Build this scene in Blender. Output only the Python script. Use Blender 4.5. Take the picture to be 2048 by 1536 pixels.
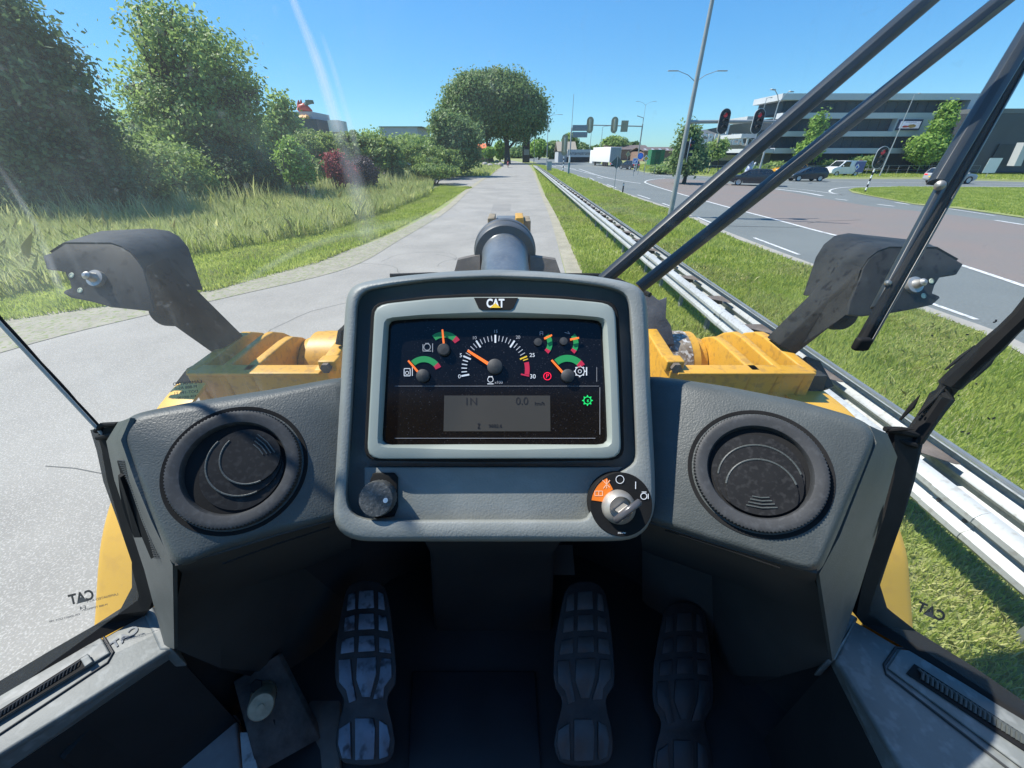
import bpy, math, random
import numpy as np
from mathutils import Vector, Matrix
R=math.radians
S=bpy.context.scene
for o in list(bpy.data.objects): bpy.data.objects.remove(o)
random.seed(7); rng=np.random.default_rng(7)
# ---------------- camera ----------------
H=2.9; PITCH=R(31.05); F=769.0
cam=bpy.data.cameras.new('camera'); co=bpy.data.objects.new('camera',cam); S.collection.objects.link(co)
co.location=(0,0,H); co.rotation_euler=(math.pi/2-PITCH,0,0)
cam.sensor_width=36; cam.lens=F/2048*36; cam.clip_start=0.02; cam.clip_end=6000
S.camera=co
S.render.resolution_x=1024; S.render.resolution_y=768
# ---------------- light ----------------
SUN_EL=R(54); SUN_AZ=R(19)     # sun to the left, a little ahead of the cab
sdir=Vector((-math.cos(SUN_AZ)*math.cos(SUN_EL), math.sin(SUN_AZ)*math.cos(SUN_EL), math.sin(SUN_EL)))
w=bpy.data.worlds.new('World'); S.world=w; w.use_nodes=True
nt=w.node_tree; bg=nt.nodes['Background']
sky=nt.nodes.new('ShaderNodeTexSky'); sky.sky_type='NISHITA'; sky.sun_disc=False
sky.sun_elevation=SUN_EL; sky.sun_rotation=math.atan2(sdir.x,sdir.y)
sky.altitude=0; sky.air_density=1.0; sky.dust_density=0.0; sky.ozone_density=2.0
hs=nt.nodes.new('ShaderNodeHueSaturation'); hs.inputs['Saturation'].default_value=1.9; hs.inputs['Value'].default_value=1.0
gm=nt.nodes.new('ShaderNodeGamma'); gm.inputs[1].default_value=0.45; nt.links.new(sky.outputs[0],gm.inputs[0]); nt.links.new(gm.outputs[0],hs.inputs['Color'])
tn=nt.nodes.new('ShaderNodeMixRGB'); tn.blend_type='MULTIPLY'; tn.inputs[0].default_value=1; tn.inputs[2].default_value=(.71,1.25,1.72,1)
nt.links.new(hs.outputs[0],tn.inputs[1]); nt.links.new(tn.outputs[0],bg.inputs[0]); bg.inputs[1].default_value=0.15
sl=bpy.data.lights.new('sun','SUN'); sl.energy=4.4; sl.angle=R(0.6); sl.color=(1,0.955,0.88)
so=bpy.data.objects.new('sun',sl); S.collection.objects.link(so)
so.rotation_euler=(-sdir).to_track_quat('-Z','Y').to_euler()
S.view_settings.view_transform='Standard'; S.view_settings.look='None'
S.view_settings.exposure=0.82; S.view_settings.gamma=1
S.cycles.max_bounces=6; S.cycles.transparent_max_bounces=24; S.cycles.diffuse_bounces=3
S.cycles.glossy_bounces=3; S.cycles.transmission_bounces=3
# ---------------- pixel rays ----------------
cp,sp=math.cos(PITCH),math.sin(PITCH)
def ray(px,py):
    xc=(px-1024)/F; yc=-(py-768)/F
    return Vector((xc, cp+yc*sp, yc*cp-sp))
C0=Vector((0,0,H))
def P(px,py,t): return C0+ray(px,py)*t
def PZ(px,py,z):
    r=ray(px,py); return C0+r*((z-H)/r.z)
def G(px,py,z=0): return PZ(px,py,z)
def PY(px,py,y):
    r=ray(px,py); return C0+r*(y/r.y)
def PX(px,py,x):
    r=ray(px,py); return C0+r*(x/r.x)
class Fr:
    def __init__(s,a,b,c):
        s.o=a; s.n=(b-a).cross(c-a).normalized()
        if s.n.dot(C0-a)<0: s.n=-s.n
        s.u=Vector((1,0,0)); s.u=(b-a).normalized()
        if s.u.x<0: s.u=-s.u
        s.v=s.n.cross(s.u)
    def pix(s,px,py,n=0):
        r=ray(px,py); return C0+r*(((s.o+s.n*n-C0).dot(s.n))/r.dot(s.n))
    def uv(s,c,u,v,n=0): return c+s.u*u+s.v*v+s.n*n
# ---------------- mesh helpers ----------------
class MB:
    def __init__(s): s.v=[]; s.f=[]; s.m=[]
    def add(s,vs,fs,m=0):
        b=len(s.v); s.v+= [tuple(x) for x in vs]; s.f+=[tuple(b+i for i in f) for f in fs]; s.m+=[m]*len(fs); return s
    def prism(s,pts,d,m=0):
        d=Vector(d); n=len(pts); a=[Vector(p) for p in pts]; b=[p+d for p in a]
        return s.add(a+b,[tuple(range(n)),tuple(range(2*n-1,n-1,-1))]+[(i,i+n,(i+1)%n+n,(i+1)%n) for i in range(n)],m)
    def box(s,c,sz,rz=0,m=0,M=None):
        x,y,z=sz[0]/2,sz[1]/2,sz[2]/2; vs=[Vector((a,b,d)) for a in(-x,x) for b in(-y,y) for d in(-z,z)]
        if M is None: M=Matrix.Rotation(rz,3,'Z')
        vs=[M@v+Vector(c) for v in vs]
        return s.add(vs,[(0,1,3,2),(4,6,7,5),(0,4,5,1),(2,3,7,6),(0,2,6,4),(1,5,7,3)],m)
    def loft(s,loops,close=True,cap0=False,cap1=False,m=0):
        n=len(loops[0]); vs=[p for l in loops for p in l]; fs=[]
        for k in range(len(loops)-1):
            for i in range(n if close else n-1):
                j=(i+1)%n; fs.append((k*n+i,k*n+j,(k+1)*n+j,(k+1)*n+i))
        if cap0: fs.append(tuple(range(n-1,-1,-1)))
        if cap1: fs.append(tuple((len(loops)-1)*n+i for i in range(n)))
        return s.add(vs,fs,m)
    def tube(s,pts,r,n=10,m=0,cap=True):
        pts=[Vector(p) for p in pts]; loops=[]
        rr=r if isinstance(r,(list,tuple)) else [r]*len(pts)
        for i,p in enumerate(pts):
            t=(pts[min(i+1,len(pts)-1)]-pts[max(i-1,0)]).normalized()
            up=Vector((0,0,1)) if abs(t.z)<.95 else Vector((0,1,0))
            a=t.cross(up).normalized(); b=a.cross(t)
            loops.append([p+(a*math.cos(k*2*math.pi/n)+b*math.sin(k*2*math.pi/n))*rr[i] for k in range(n)])
        return s.loft(loops,True,cap,cap,m)
    def lathe(s,c,ax,prof,n=48,m=0,cap0=False,cap1=False,rf=None):
        ax=Vector(ax).normalized(); up=Vector((0,0,1)) if abs(ax.z)<.95 else Vector((0,1,0))
        a=ax.cross(up).normalized(); b=a.cross(ax); c=Vector(c)
        loops=[[c+ax*h+(a*math.cos(k*2*math.pi/n)+b*math.sin(k*2*math.pi/n))*(r*(rf(i,k) if rf else 1)) for k in range(n)] for i,(r,h) in enumerate(prof)]
        return s.loft(loops,True,cap0,cap1,m)
    def obj(s,name,mat,parent=None,smooth=False,bevel=0,seg=3,thick=0,kind=None,off=None,ang=35):
        me=bpy.data.meshes.new(name)
        vs=s.v
        if off is None and parent is not None: off=parent.get('_off')
        if off is not None:
            vs=[(x-off[0],y-off[1],z-off[2]) for x,y,z in vs]
        me.from_pydata(vs,[],s.f)
        mats=mat if isinstance(mat,(list,tuple)) else [mat]
        for mm in mats: me.materials.append(mm)
        if len(mats)>1: me.polygons.foreach_set('material_index',s.m)
        import bmesh
        bm=bmesh.new(); bm.from_mesh(me)
        bmesh.ops.recalc_face_normals(bm,faces=bm.faces); bm.to_mesh(me); bm.free()
        o=bpy.data.objects.new(name,me); S.collection.objects.link(o)
        if parent is not None: o.parent=parent
        if kind: o['kind']=kind
        if thick:
            q=o.modifiers.new('s','SOLIDIFY'); q.thickness=thick; q.offset=0
        if bevel:
            q=o.modifiers.new('b','BEVEL'); q.width=bevel; q.segments=seg; q.limit_method='ANGLE'; q.angle_limit=R(ang)
            q.harden_normals=False
        if smooth or bevel:
            me.polygons.foreach_set('use_smooth',[True]*len(me.polygons))
            q=o.modifiers.new('e','EDGE_SPLIT'); q.split_angle=R(38)
        return o
def thing(name,label,cat,loc=(0,0,0),group=None,rz=0):
    o=bpy.data.objects.new(name,None); S.collection.objects.link(o); o.location=loc; o.rotation_euler=(0,0,rz)
    o['label']=label; o['category']=cat; o.empty_display_size=.2
    if group: o['group']=group
    return o
def tag(o,label,cat,group=None):
    o['label']=label; o['category']=cat
    if group: o['group']=group
    return o
def dup(root,loc,rz=None,label=None,scale=None):
    r=root.copy(); S.collection.objects.link(r); r.location=loc
    if rz is not None: r.rotation_euler=(0,0,rz)
    if label: r['label']=label
    if scale: r.scale=scale
    for ch in list(root.children):
        c=ch.copy(); S.collection.objects.link(c); c.parent=r
        for g in list(ch.children):
            d=g.copy(); S.collection.objects.link(d); d.parent=c
    return r
def fastmesh(name,V,nper,mat,parent=None,kind=None,uvs=None):
    n=len(V)//nper; me=bpy.data.meshes.new(name)
    me.vertices.add(len(V)); me.vertices.foreach_set('co',np.ascontiguousarray(V,dtype=np.float32).ravel())
    me.loops.add(n*nper); me.loops.foreach_set('vertex_index',np.arange(n*nper,dtype=np.int32))
    me.polygons.add(n); me.polygons.foreach_set('loop_start',np.arange(0,n*nper,nper,dtype=np.int32))
    try: me.polygons.foreach_set('loop_total',np.full(n,nper,dtype=np.int32))
    except Exception: pass
    me.materials.append(mat); me.update(calc_edges=True); me.validate()
    o=bpy.data.objects.new(name,me); S.collection.objects.link(o)
    if parent is not None: o.parent=parent
    if kind: o['kind']=kind
    return o
# ---------------- materials ----------------
def mat(name,col,rough=.5,metal=0,var=.12,vs=6,bump=0,bs=80,spec=.5,col2=None,fs=None,fcol=None,famt=.0,flo=.52,fhi=.66,emit=0,bdist=.002,detail=4,coat=0):
    """col: base; var: brightness variation by noise of scale vs; col2: second colour mixed by noise; fcol: fine speckle colour"""
    m=bpy.data.materials.new(name); m.use_nodes=True; t=m.node_tree; N=t.nodes; L=t.links
    b=N['Principled BSDF']; b.inputs['Roughness'].default_value=rough; b.inputs['Metallic'].default_value=metal
    b.inputs['Specular IOR Level'].default_value=spec
    if coat: b.inputs['Coat Weight'].default_value=coat
    tc=N.new('ShaderNodeTexCoord'); 
    def noise(sc,det=detail,ro=.6):
        n=N.new('ShaderNodeTexNoise'); n.inputs['Scale'].default_value=sc; n.inputs['Detail'].default_value=det; n.inputs['Roughness'].default_value=ro
        L.new(tc.outputs['Object'],n.inputs['Vector']); return n
    n1=noise(vs); cr=N.new('ShaderNodeValToRGB'); L.new(n1.outputs['Fac'],cr.inputs[0])
    c=Vector(col); c2=Vector(col2) if col2 else c*(1-var)
    cr.color_ramp.elements[0].position=.35; cr.color_ramp.elements[1].position=.65
    cr.color_ramp.elements[0].color=(*c2,1); cr.color_ramp.elements[1].color=(*(c if col2 else c*(1+var)),1)
    out=cr.outputs[0]
    if fcol:
        n2=noise(fs,2,.5); r2=N.new('ShaderNodeValToRGB'); L.new(n2.outputs['Fac'],r2.inputs[0])
        r2.color_ramp.elements[0].position=flo; r2.color_ramp.elements[1].position=fhi
        mx=N.new('ShaderNodeMixRGB'); mx.inputs[2].default_value=(*fcol,1)
        mu=N.new('ShaderNodeMath'); mu.operation='MULTIPLY'; mu.inputs[1].default_value=famt
        L.new(r2.outputs[0],mu.inputs[0]); L.new(mu.outputs[0],mx.inputs[0]); L.new(out,mx.inputs[1]); out=mx.outputs[0]
    L.new(out,b.inputs['Base Color'])
    if bump:
        n3=noise(bs,2,.5); bp=N.new('ShaderNodeBump'); bp.inputs['Strength'].default_value=bump; bp.inputs['Distance'].default_value=bdist
        L.new(n3.outputs['Fac'],bp.inputs['Height']); L.new(bp.outputs[0],b.inputs['Normal'])
    if emit:
        b.inputs['Emission Color'].default_value=(*col,1); b.inputs['Emission Strength'].default_value=emit
    return m
def leafmat(name,c1,c2,trans=.35,rough=.55):
    m=bpy.data.materials.new(name); m.use_nodes=True; t=m.node_tree; N=t.nodes; L=t.links
    b=N['Principled BSDF']; b.inputs['Roughness'].default_value=rough; b.inputs['Specular IOR Level'].default_value=.35
    g=N.new('ShaderNodeNewGeometry'); tc=N.new('ShaderNodeTexCoord'); n=N.new('ShaderNodeTexNoise'); n.inputs['Scale'].default_value=.7
    L.new(tc.outputs['Object'],n.inputs['Vector'])
    ad=N.new('ShaderNodeMath'); ad.operation='MULTIPLY_ADD'; ad.inputs[1].default_value=.6; L.new(g.outputs['Random Per Island'],ad.inputs[0])
    s2=N.new('ShaderNodeMath'); s2.operation='MULTIPLY_ADD'; s2.inputs[1].default_value=1.4; s2.inputs[2].default_value=-.5
    L.new(n.outputs['Fac'],s2.inputs[0]); L.new(s2.outputs[0],ad.inputs[2])
    mx=N.new('ShaderNodeMixRGB'); mx.inputs[1].default_value=(*c1,1); mx.inputs[2].default_value=(*c2,1); mx.use_clamp=True
    L.new(ad.outputs[0],mx.inputs[0]); L.new(mx.outputs[0],b.inputs['Base Color'])
    tr=N.new('ShaderNodeBsdfTranslucent'); L.new(mx.outputs[0],tr.inputs[0])
    ms=N.new('ShaderNodeMixShader'); ms.inputs[0].default_value=trans
    L.new(b.outputs[0],ms.inputs[1]); L.new(tr.outputs[0],ms.inputs[2])
    L.new(ms.outputs[0],N['Material Output'].inputs[0]); return m
# ================= GROUND AND ROADS =================
M_grassbase=mat('grass_soil',(.19,.25,.06),.9,0,vs=1.3,col2=(.28,.27,.12),fs=30,fcol=(.18,.2,.06),famt=.5,bump=.5,bs=25,bdist=.02)
M_asph1=mat('asphalt_light',(.235,.222,.195),.85,0,var=.15,vs=.5,fs=70,fcol=(.42,.40,.36),famt=.7,bump=.7,bs=110,bdist=.004)
M_asph2=mat('asphalt_road',(.135,.148,.14),.8,0,var=.07,vs=.3,fs=20,fcol=(.2,.22,.22),famt=.5,bump=.3,bs=60,bdist=.004)
M_red=mat('red_brown_asphalt',(.185,.15,.13),.85,0,vs=.35,col2=(.165,.15,.135),fs=14,fcol=(.25,.2,.18),famt=.4,bump=.3,bs=40,bdist=.004)
M_conc=mat('concrete',(.32,.30,.26),.85,0,var=.12,vs=2,fs=25,fcol=(.3,.28,.24),famt=.4,bump=.4,bs=40,bdist=.004)
M_white=mat('road_paint',(.62,.62,.60),.6,0,var=.08,vs=3,fs=9,fcol=(.2,.21,.2),famt=.7)
M_sand=mat('sandy_edge',(.30,.27,.205),.95,0,var=.15,vs=1.5,fs=18,fcol=(.2,.22,.09),famt=.55,bump=.6,bs=20,bdist=.01)
M_paver=mat('grass_paver',(.26,.24,.185),.9,0,var=.12,vs=3,fs=11,fcol=(.15,.19,.05),famt=.9,bump=.6,bs=14,bdist=.015)
def poly(name,pts,z,m,kind='structure',lift=None):
    mb=MB(); mb.add([Vector((p[0],p[1],z)) for p in pts],[tuple(range(len(pts)))])
    o=mb.obj(name,m,kind=kind); return o
def strip(mb,pts,wd,z):
    pts=[Vector((p[0],p[1],0)) for p in pts]; L=[];Rr=[]
    for i,p in enumerate(pts):
        t=(pts[min(i+1,len(pts)-1)]-pts[max(i-1,0)]).normalized(); n=Vector((-t.y,t.x,0))*wd/2
        L.append((p.x+n.x,p.y+n.y,z)); Rr.append((p.x-n.x,p.y-n.y,z))
    n=len(pts); mb.add(L+Rr,[(i,i+1,n+i+1,n+i) for i in range(n-1)])
def smoothline(pts,k=6):
    pts=[Vector((p[0],p[1],0)) for p in pts]; out=[]
    for i in range(len(pts)-1):
        a=pts[max(i-1,0)];b=pts[i];c=pts[i+1];d=pts[min(i+2,len(pts)-1)]
        for j in range(k):
            t=j/k; out.append(.5*((2*b)+(c-a)*t+(2*a-5*b+4*c-d)*t*t+(3*b-3*c+d-a)*t**3))
    out.append(pts[-1]); return out
gp=MB(); gp.add([(-3000,-400,0),(3000,-400,0),(3000,5000,0),(-3000,5000,0)],[(0,1,2,3)]); gp.obj('ground',M_grassbase,kind='structure')
# service road
RL=[Vector((-9.3,-6,0)),Vector((-9.6,2,0))]+[G(*p) for p in [(0,705),(290,630),(470,590),(700,533),(800,478),(870,437),(935,384),(975,354),(1000,338),(1006,330),(1009,325),(1000,321)]]
RR=[Vector((1.0,-6,0)),Vector((1.08,3,0)),Vector((1.35,7,0))]+[G(*p) for p in [(1130,545),(1113,480),(1098,430),(1080,385),(1072,360),(1066,342),(1055,329),(1035,323),(1010,319.5)]]
RLs=smoothline(RL);RRs=smoothline(RR)
poly('service_road',RRs+RLs[::-1],.004,M_asph1)
# side road to the left
poly('side_road',[G(*p) for p in [(863,368),(935,372),(942,381),(968,358),(984,353),(862,353)]],.008,M_asph1)
# edges
def between(name,a,b,z,m): poly(name,list(a)+list(b)[::-1],z,m)
pa=smoothline([Vector((-11.2,-6,0)),Vector((-11.6,2,0))]+[G(*p) for p in [(0,640),(200,612),(430,577),(640,520),(780,470),(862,428)]])
pb=smoothline([Vector((-9.3,-6,0)),Vector((-9.6,2,0))]+[G(*p) for p in [(0,707),(290,632),(470,592),(700,535),(800,480),(870,439)]])
between('grass_pavers',pa,pb,.012,M_paver)
mb=MB(); strip(mb,smoothline([G(*p) for p in [(868,436),(905,408),(935,381),(975,352),(1000,337)]]),.45,.016); mb.obj('kerb_edge',M_sand,kind='structure')
sa=smoothline([G(*p) for p in [(1132,547),(1113,480),(1098,430),(1080,385),(1072,360),(1066,342)]])
sb=smoothline([G(*p) for p in [(1182,547),(1140,480),(1112,430),(1087,385),(1076,360),(1069,342)]])
between('sandy_verge',sa,sb,.008,M_sand)
# main road
ME=[Vector((6.6,-8,0)),Vector((6.9,1,0)),G(2048,700)]+[G(*p) for p in [(1842,616),(1617,530),(1441,462),(1355,423),(1250,387),(1190,363),(1140,347),(1095,333),(1062,322),(1040,317),(1020,314)]]
MEs=smoothline(ME)
far=[G(1060,313.5),G(1160,322),G(1240,334),G(1290,345),G(1420,353),G(1560,356),G(1700,358),G(1850,358),G(2048,364),G(2300,368),Vector((60,-8,0))]
poly('main_road',MEs+far,.004,M_asph2)
poly('red_brown_turning_area',[G(*p) for p in [(1292,363),(1330,357),(1420,362),(1538,377),(1640,396),(1742,413),(1830,422),(1911,431),(2048,450),(2300,495),(2300,690),(2048,573),(1840,507),(1666,470),(1560,442),(1450,413),(1350,385)]],.008,M_red)
M_grass2=M_grassbase
poly('traffic_island_turf',[G(*p) for p in [(1696,380),(1705,377),(1800,374),(2048,376),(2400,380),(2400,500),(2048,437),(1917,418),(1830,410),(1742,393),(1705,386)]],.03,M_grass2)
poly('far_verge_left',[G(*p) for p in [(1262,333),(1290,343),(1420,351),(1560,353),(1560,334),(1300,327)]],.03,M_grass2)
poly('far_verge_right',[G(*p) for p in [(1640,356),(1850,356),(2048,362),(2300,366),(2300,345),(1640,340)]],.03,M_grass2)
poly('parking_lot',[G(*p) for p in [(1640,340),(2300,345),(2300,334),(1640,331)]],.03,mat('paving_pale',(.33,.32,.3),.9,vs=1))
# kerbs beside the main road and island
mb=MB(); strip(mb,MEs[2:],.35,.02); mb.obj('road_edge_kerb',M_conc,kind='structure')
mb=MB()
def mark(pts,wd=.12,z=.014): strip(mb,smoothline([G(*p) for p in pts],5),wd,z)
mark([(1330,357),(1305,359),(1291,363),(1296,368),(1350,385),(1450,413),(1560,442),(1666,470),(1840,507),(2048,573),(2300,665)],.18)
for a,b in [((1508,476),(1598,510)),((1393,434),(1422,446)),((1325,407),(1348,415)),((1275,390),(1300,398)),((1214,369),(1232,376)),((1860,607),(1952,640)),((1180,356),(1188,360)),((2140,690),(2280,740))]: mark([a,b],.13)
mark([(1158,338),(1200,352),(1240,361),(1281,367)],.2)
mark([(1100,327),(1150,340),(1190,350)],.15)
for a,b in [((1193,354),(1205,357)),((1140,336),(1152,339)),((1120,331),(1130,334)),((1170,340),(1195,341)),((1090,327),(1112,334))]: mark([a,b],.15)
mark([(1290,346),(1420,356),(1530,362),(1620,367)],.15)
mark([(1540,377),(1600,384),(1645,392)],.3); mark([(1520,374),(1600,379),(1686,390)],.15)
mark([(1686,390),(1664,386),(1660,381),(1680,376),(1730,373.5),(1850,373),(2048,373.5)],.16)
for a,b in [((1670,398),(1695,401)),((1755,409),(1788,413)),((1790,405),(1818,409)),((1990,441),(2048,450)),((1300,349),(1345,354))]: mark([a,b],.2)
mark([(1640,363),(1760,365),(1850,366),(2048,369)],.15)
mark([(1880,415),(1990,432)],.12)
mb.obj('road_markings',M_white,kind='structure')
# cast shadow of the big signal pole, painted as dark strips
mb=MB(); 
mb=MB(); strip(mb,[G(1615,447),G(1640,443),G(1700,441),G(1722,440)],.03,.013); strip(mb,[G(1445,452),G(1530,454),G(1600,455)],.05,.011)
mb.obj('pole_shadow_strip',mat('pole_shadow_dark',(.03,.03,.03),.7),kind='structure')

# ================= GRASS =================
M_blade=leafmat('lawn_blades',(.27,.37,.045),(.56,.61,.18),.55)
M_dry=leafmat('dry_grass_blades',(.55,.51,.24),(.34,.40,.11),.3)
M_reed=leafmat('tall_grass_blades',(.34,.41,.12),(.64,.65,.34),.55)
def inside(poly,x,y):
    ok=np.zeros(len(x),bool); n=len(poly); j=n-1
    for i in range(n):
        xi,yi=poly[i][0],poly[i][1]; xj,yj=poly[j][0],poly[j][1]
        c=((yi>y)!=(yj>y))&(x<(xj-xi)*(y-yi)/((yj-yi) or 1e-9)+xi); ok^=c; j=i
    return ok
def blades(name,poly,n,h,wd,m,hv=.5,cl=0,patch=0,z0=0.0,lean=.5):
    xs=[p[0] for p in poly]; ys=[p[1] for p in poly]
    x=rng.uniform(min(xs),max(xs),n*3); y=rng.uniform(min(ys),max(ys),n*3)
    k=inside(poly,x,y); x=x[k][:n]; y=y[k][:n]; n=len(x)
    if cl:
        q=np.sin(x*.9+np.sin(y*.6)*2.5)*np.cos(y*.8+np.sin(x*.5)*2.2); k=q+.9*(rng.random(n)-.5)>cl; x=x[k]; y=y[k]; n=len(x)
    hh=h*(1-hv+2*hv*rng.random(n))
    if patch:
        q=np.sin(x*1.7+np.sin(y*.9)*2)*np.cos(y*1.3+np.sin(x*.7)*2); hh*=1+patch*q
    a=rng.random(n)*6.283; ln=hh*lean*rng.random(n); la=rng.random(n)*6.283
    w_=wd*(.6+.8*rng.random(n))
    dx=np.cos(a)*w_;dy=np.sin(a)*w_; z=np.full(n,z0)
    mx=x+np.cos(la)*ln*.35; my=y+np.sin(la)*ln*.35; tx=x+np.cos(la)*ln; ty=y+np.sin(la)*ln
    V=np.empty((n,5,3))
    V[:,0]=np.stack([x-dx,y-dy,z],1);V[:,1]=np.stack([x+dx,y+dy,z],1)
    V[:,2]=np.stack([mx+dx*.8,my+dy*.8,z+hh*.6],1);V[:,4]=np.stack([mx-dx*.8,my-dy*.8,z+hh*.6],1)
    V[:,3]=np.stack([tx,ty,z+hh*(1-.25*rng.random(n))],1)
    o=fastmesh(name,V.reshape(-1,3),5,m,kind='stuff'); return o
RAILX=lambda y:3.36+.0145*y
# near right verge (between road and main road)
vA=[(1.15,-1),(1.3,6),(1.75,9),(2.1,12)]+[(p.x-.25,p.y) for p in reversed(MEs) if 0<p.y<12.5]+[(6.5,-1)]
blades('verge_grass',vA,150000,.10,.005,M_blade,patch=.35)
blades('verge_dry_grass',vA,110000,.11,.0045,M_dry,patch=.4,lean=1.1,cl=.25)
def GP(l): return [G(*p) for p in l]
vB=[(1.95,10.6)]+GP([(1135,480),(1112,430),(1090,390)])+[(p.x-.3,p.y) for p in reversed(MEs) if 9<p.y<48]
blades('roadside_grass',vB,90000,.12,.012,M_blade,patch=.4)
blades('roadside_dry_grass',vB,60000,.14,.011,M_dry,patch=.4,lean=1.,cl=.25)
vC=GP([(1092,395),(1072,345),(1064,330)])+[(p.x-.3,p.y) for p in reversed(MEs) if 42<p.y<120]
blades('distant_roadside_grass',vC,34000,.16,.03,M_blade,patch=.5)
# lawn on the left, then tall grass
lawn=GP([(-120,668),(0,645),(430,582),(640,525),(780,466),(862,424),(930,380),(945,376),(880,374),(860,384),(760,420),(640,455),(400,500),(0,575)])
blades('left_lawn',lawn,110000,.11,.010,M_blade,patch=.35)
blades('left_lawn_dry',lawn,40000,.12,.010,M_dry,patch=.4,cl=.3)
nearl=[(-16,3),(-11.4,3)]+GP([(0,640),(0,560)])+[(-16,9)]
tall=GP([(-250,640),(0,600),(400,512),(640,470),(760,432),(860,392),(870,362),(700,368),(560,378),(430,400),(250,425),(0,445),(-250,480)])
blades('tall_grass',tall,140000,.62,.008,M_reed,patch=.25,lean=.6,hv=.4)
blades('tall_grass_green',tall,80000,.5,.009,M_blade,patch=.3,lean=.6)
back=GP([(-250,520),(0,480),(400,440),(640,400),(860,370),(870,362),(700,368),(560,378),(430,400),(250,425),(0,445),(-250,480)])
blades('reed_stalks',back,9000,1.25,.016,M_reed,patch=.3,lean=.45,hv=.35)
blades('pale_seed_stalks',tall,24000,1.0,.006,M_dry,patch=.3,lean=.5,hv=.25,cl=.1)
tf=GP([(862,352),(860,330),(1003,325),(1000,334),(980,352)])
blades('bank_grass',tf,26000,.45,.03,M_reed,patch=.4); blades('bank_grass_green',tf,16000,.4,.03,M_blade)
isl=GP([(1700,381),(1710,378),(1800,375),(2048,377),(2048,434),(1917,415),(1830,408),(1742,392)])
blades('island_grass',isl,45000,.10,.02,M_blade,z0=.03)
fv=GP([(1262,333),(1290,343),(1420,351),(1560,353),(1560,334),(1300,327)]); blades('far_verge_grass',fv,20000,.22,.04,M_blade,z0=.03,patch=.4)
fv=GP([(1640,355),(1850,355),(2048,361),(2300,365),(2300,346),(1640,341)]); blades('far_verge_grass',fv,25000,.15,.035,M_blade,z0=.03)

# hairline cracks, patches and joints in the asphalt
mb=MB()
for k in range(9):
    x=random.uniform(-7,.5); y=random.uniform(3,26); a=random.uniform(-.6,.6) if k%2 else random.uniform(1.2,1.9); pts=[]
    for i in range(12): pts.append((x,y)); x+=math.cos(a)*.35; y+=math.sin(a)*.35; a+=random.uniform(-.45,.45)
    strip(mb,pts,.012,.0065)
mb.obj('asphalt_cracks',mat('crack_dark',(.07,.07,.065),.9),kind='structure')
M_patch=mat('asphalt_patch',(.20,.19,.17),.85,0,var=.1,vs=.6,fs=60,fcol=(.33,.31,.28),famt=.6)
for i,(x,y,w_,l_) in enumerate([(-1.2,24,1.1,3.5),(-3.2,40,1.6,1.2)]):
    poly('asphalt_patch',[(x,y),(x+w_,y+.05),(x+w_+.05,y+l_),(x-.03,y+l_+.04)],.0062,M_patch)
# ================= TREES =================
M_bark=mat('bark',(.09,.07,.05),.9,vs=8,var=.3,bump=.8,bs=20,bdist=.02)
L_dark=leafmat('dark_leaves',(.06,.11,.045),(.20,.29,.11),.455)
L_mid=leafmat('mid_leaves',(.15,.25,.06),(.42,.54,.18),.5)
L_light=leafmat('light_leaves',(.14,.27,.04),(.34,.50,.10),.4)
L_far=leafmat('far_leaves',(.10,.165,.06),(.27,.38,.13),.45)
L_red=leafmat('red_leaves',(.22,.03,.04),(.42,.09,.10),.35)
L_hedge=leafmat('hedge_leaves',(.09,.16,.045),(.36,.46,.12),.45)
L_pur=leafmat('purple_leaves',(.06,.04,.05),(.12,.09,.09),.3)
def leaves(ells,nclump,per,size,cr=.8,up=.3):
    vol=np.array([e[3]*e[4]*e[5] for e in ells])**.75; pr=vol/vol.sum()
    idx=rng.choice(len(ells),nclump,p=pr); E=np.array(ells)[idx]
    d=rng.normal(size=(nclump,3)); d/=np.linalg.norm(d,axis=1)[:,None]
    rad=(.45+.55*rng.random(nclump)**.5)
    c=E[:,:3]+d*rad[:,None]*E[:,3:6]
    n=nclump*per; cc=np.repeat(c,per,0); 
    off=rng.normal(size=(n,3))*cr*.5; off[:,2]*=.7
    p=cc+off
    nrm=np.repeat(d,per,0)+rng.normal(size=(n,3))*.7; nrm[:,2]+=up
    nrm/=np.linalg.norm(nrm,axis=1)[:,None]
    a=np.cross(nrm,rng.normal(size=(n,3))); a/=np.linalg.norm(a,axis=1)[:,None]; b=np.cross(nrm,a)
    s=size*(.6+.8*rng.random(n))[:,None]
    V=np.empty((n,4,3)); V[:,0]=p-a*s; V[:,1]=p-b*s*.55; V[:,2]=p+a*s; V[:,3]=p+b*s*.55
    return V.reshape(-1,3)
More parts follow.
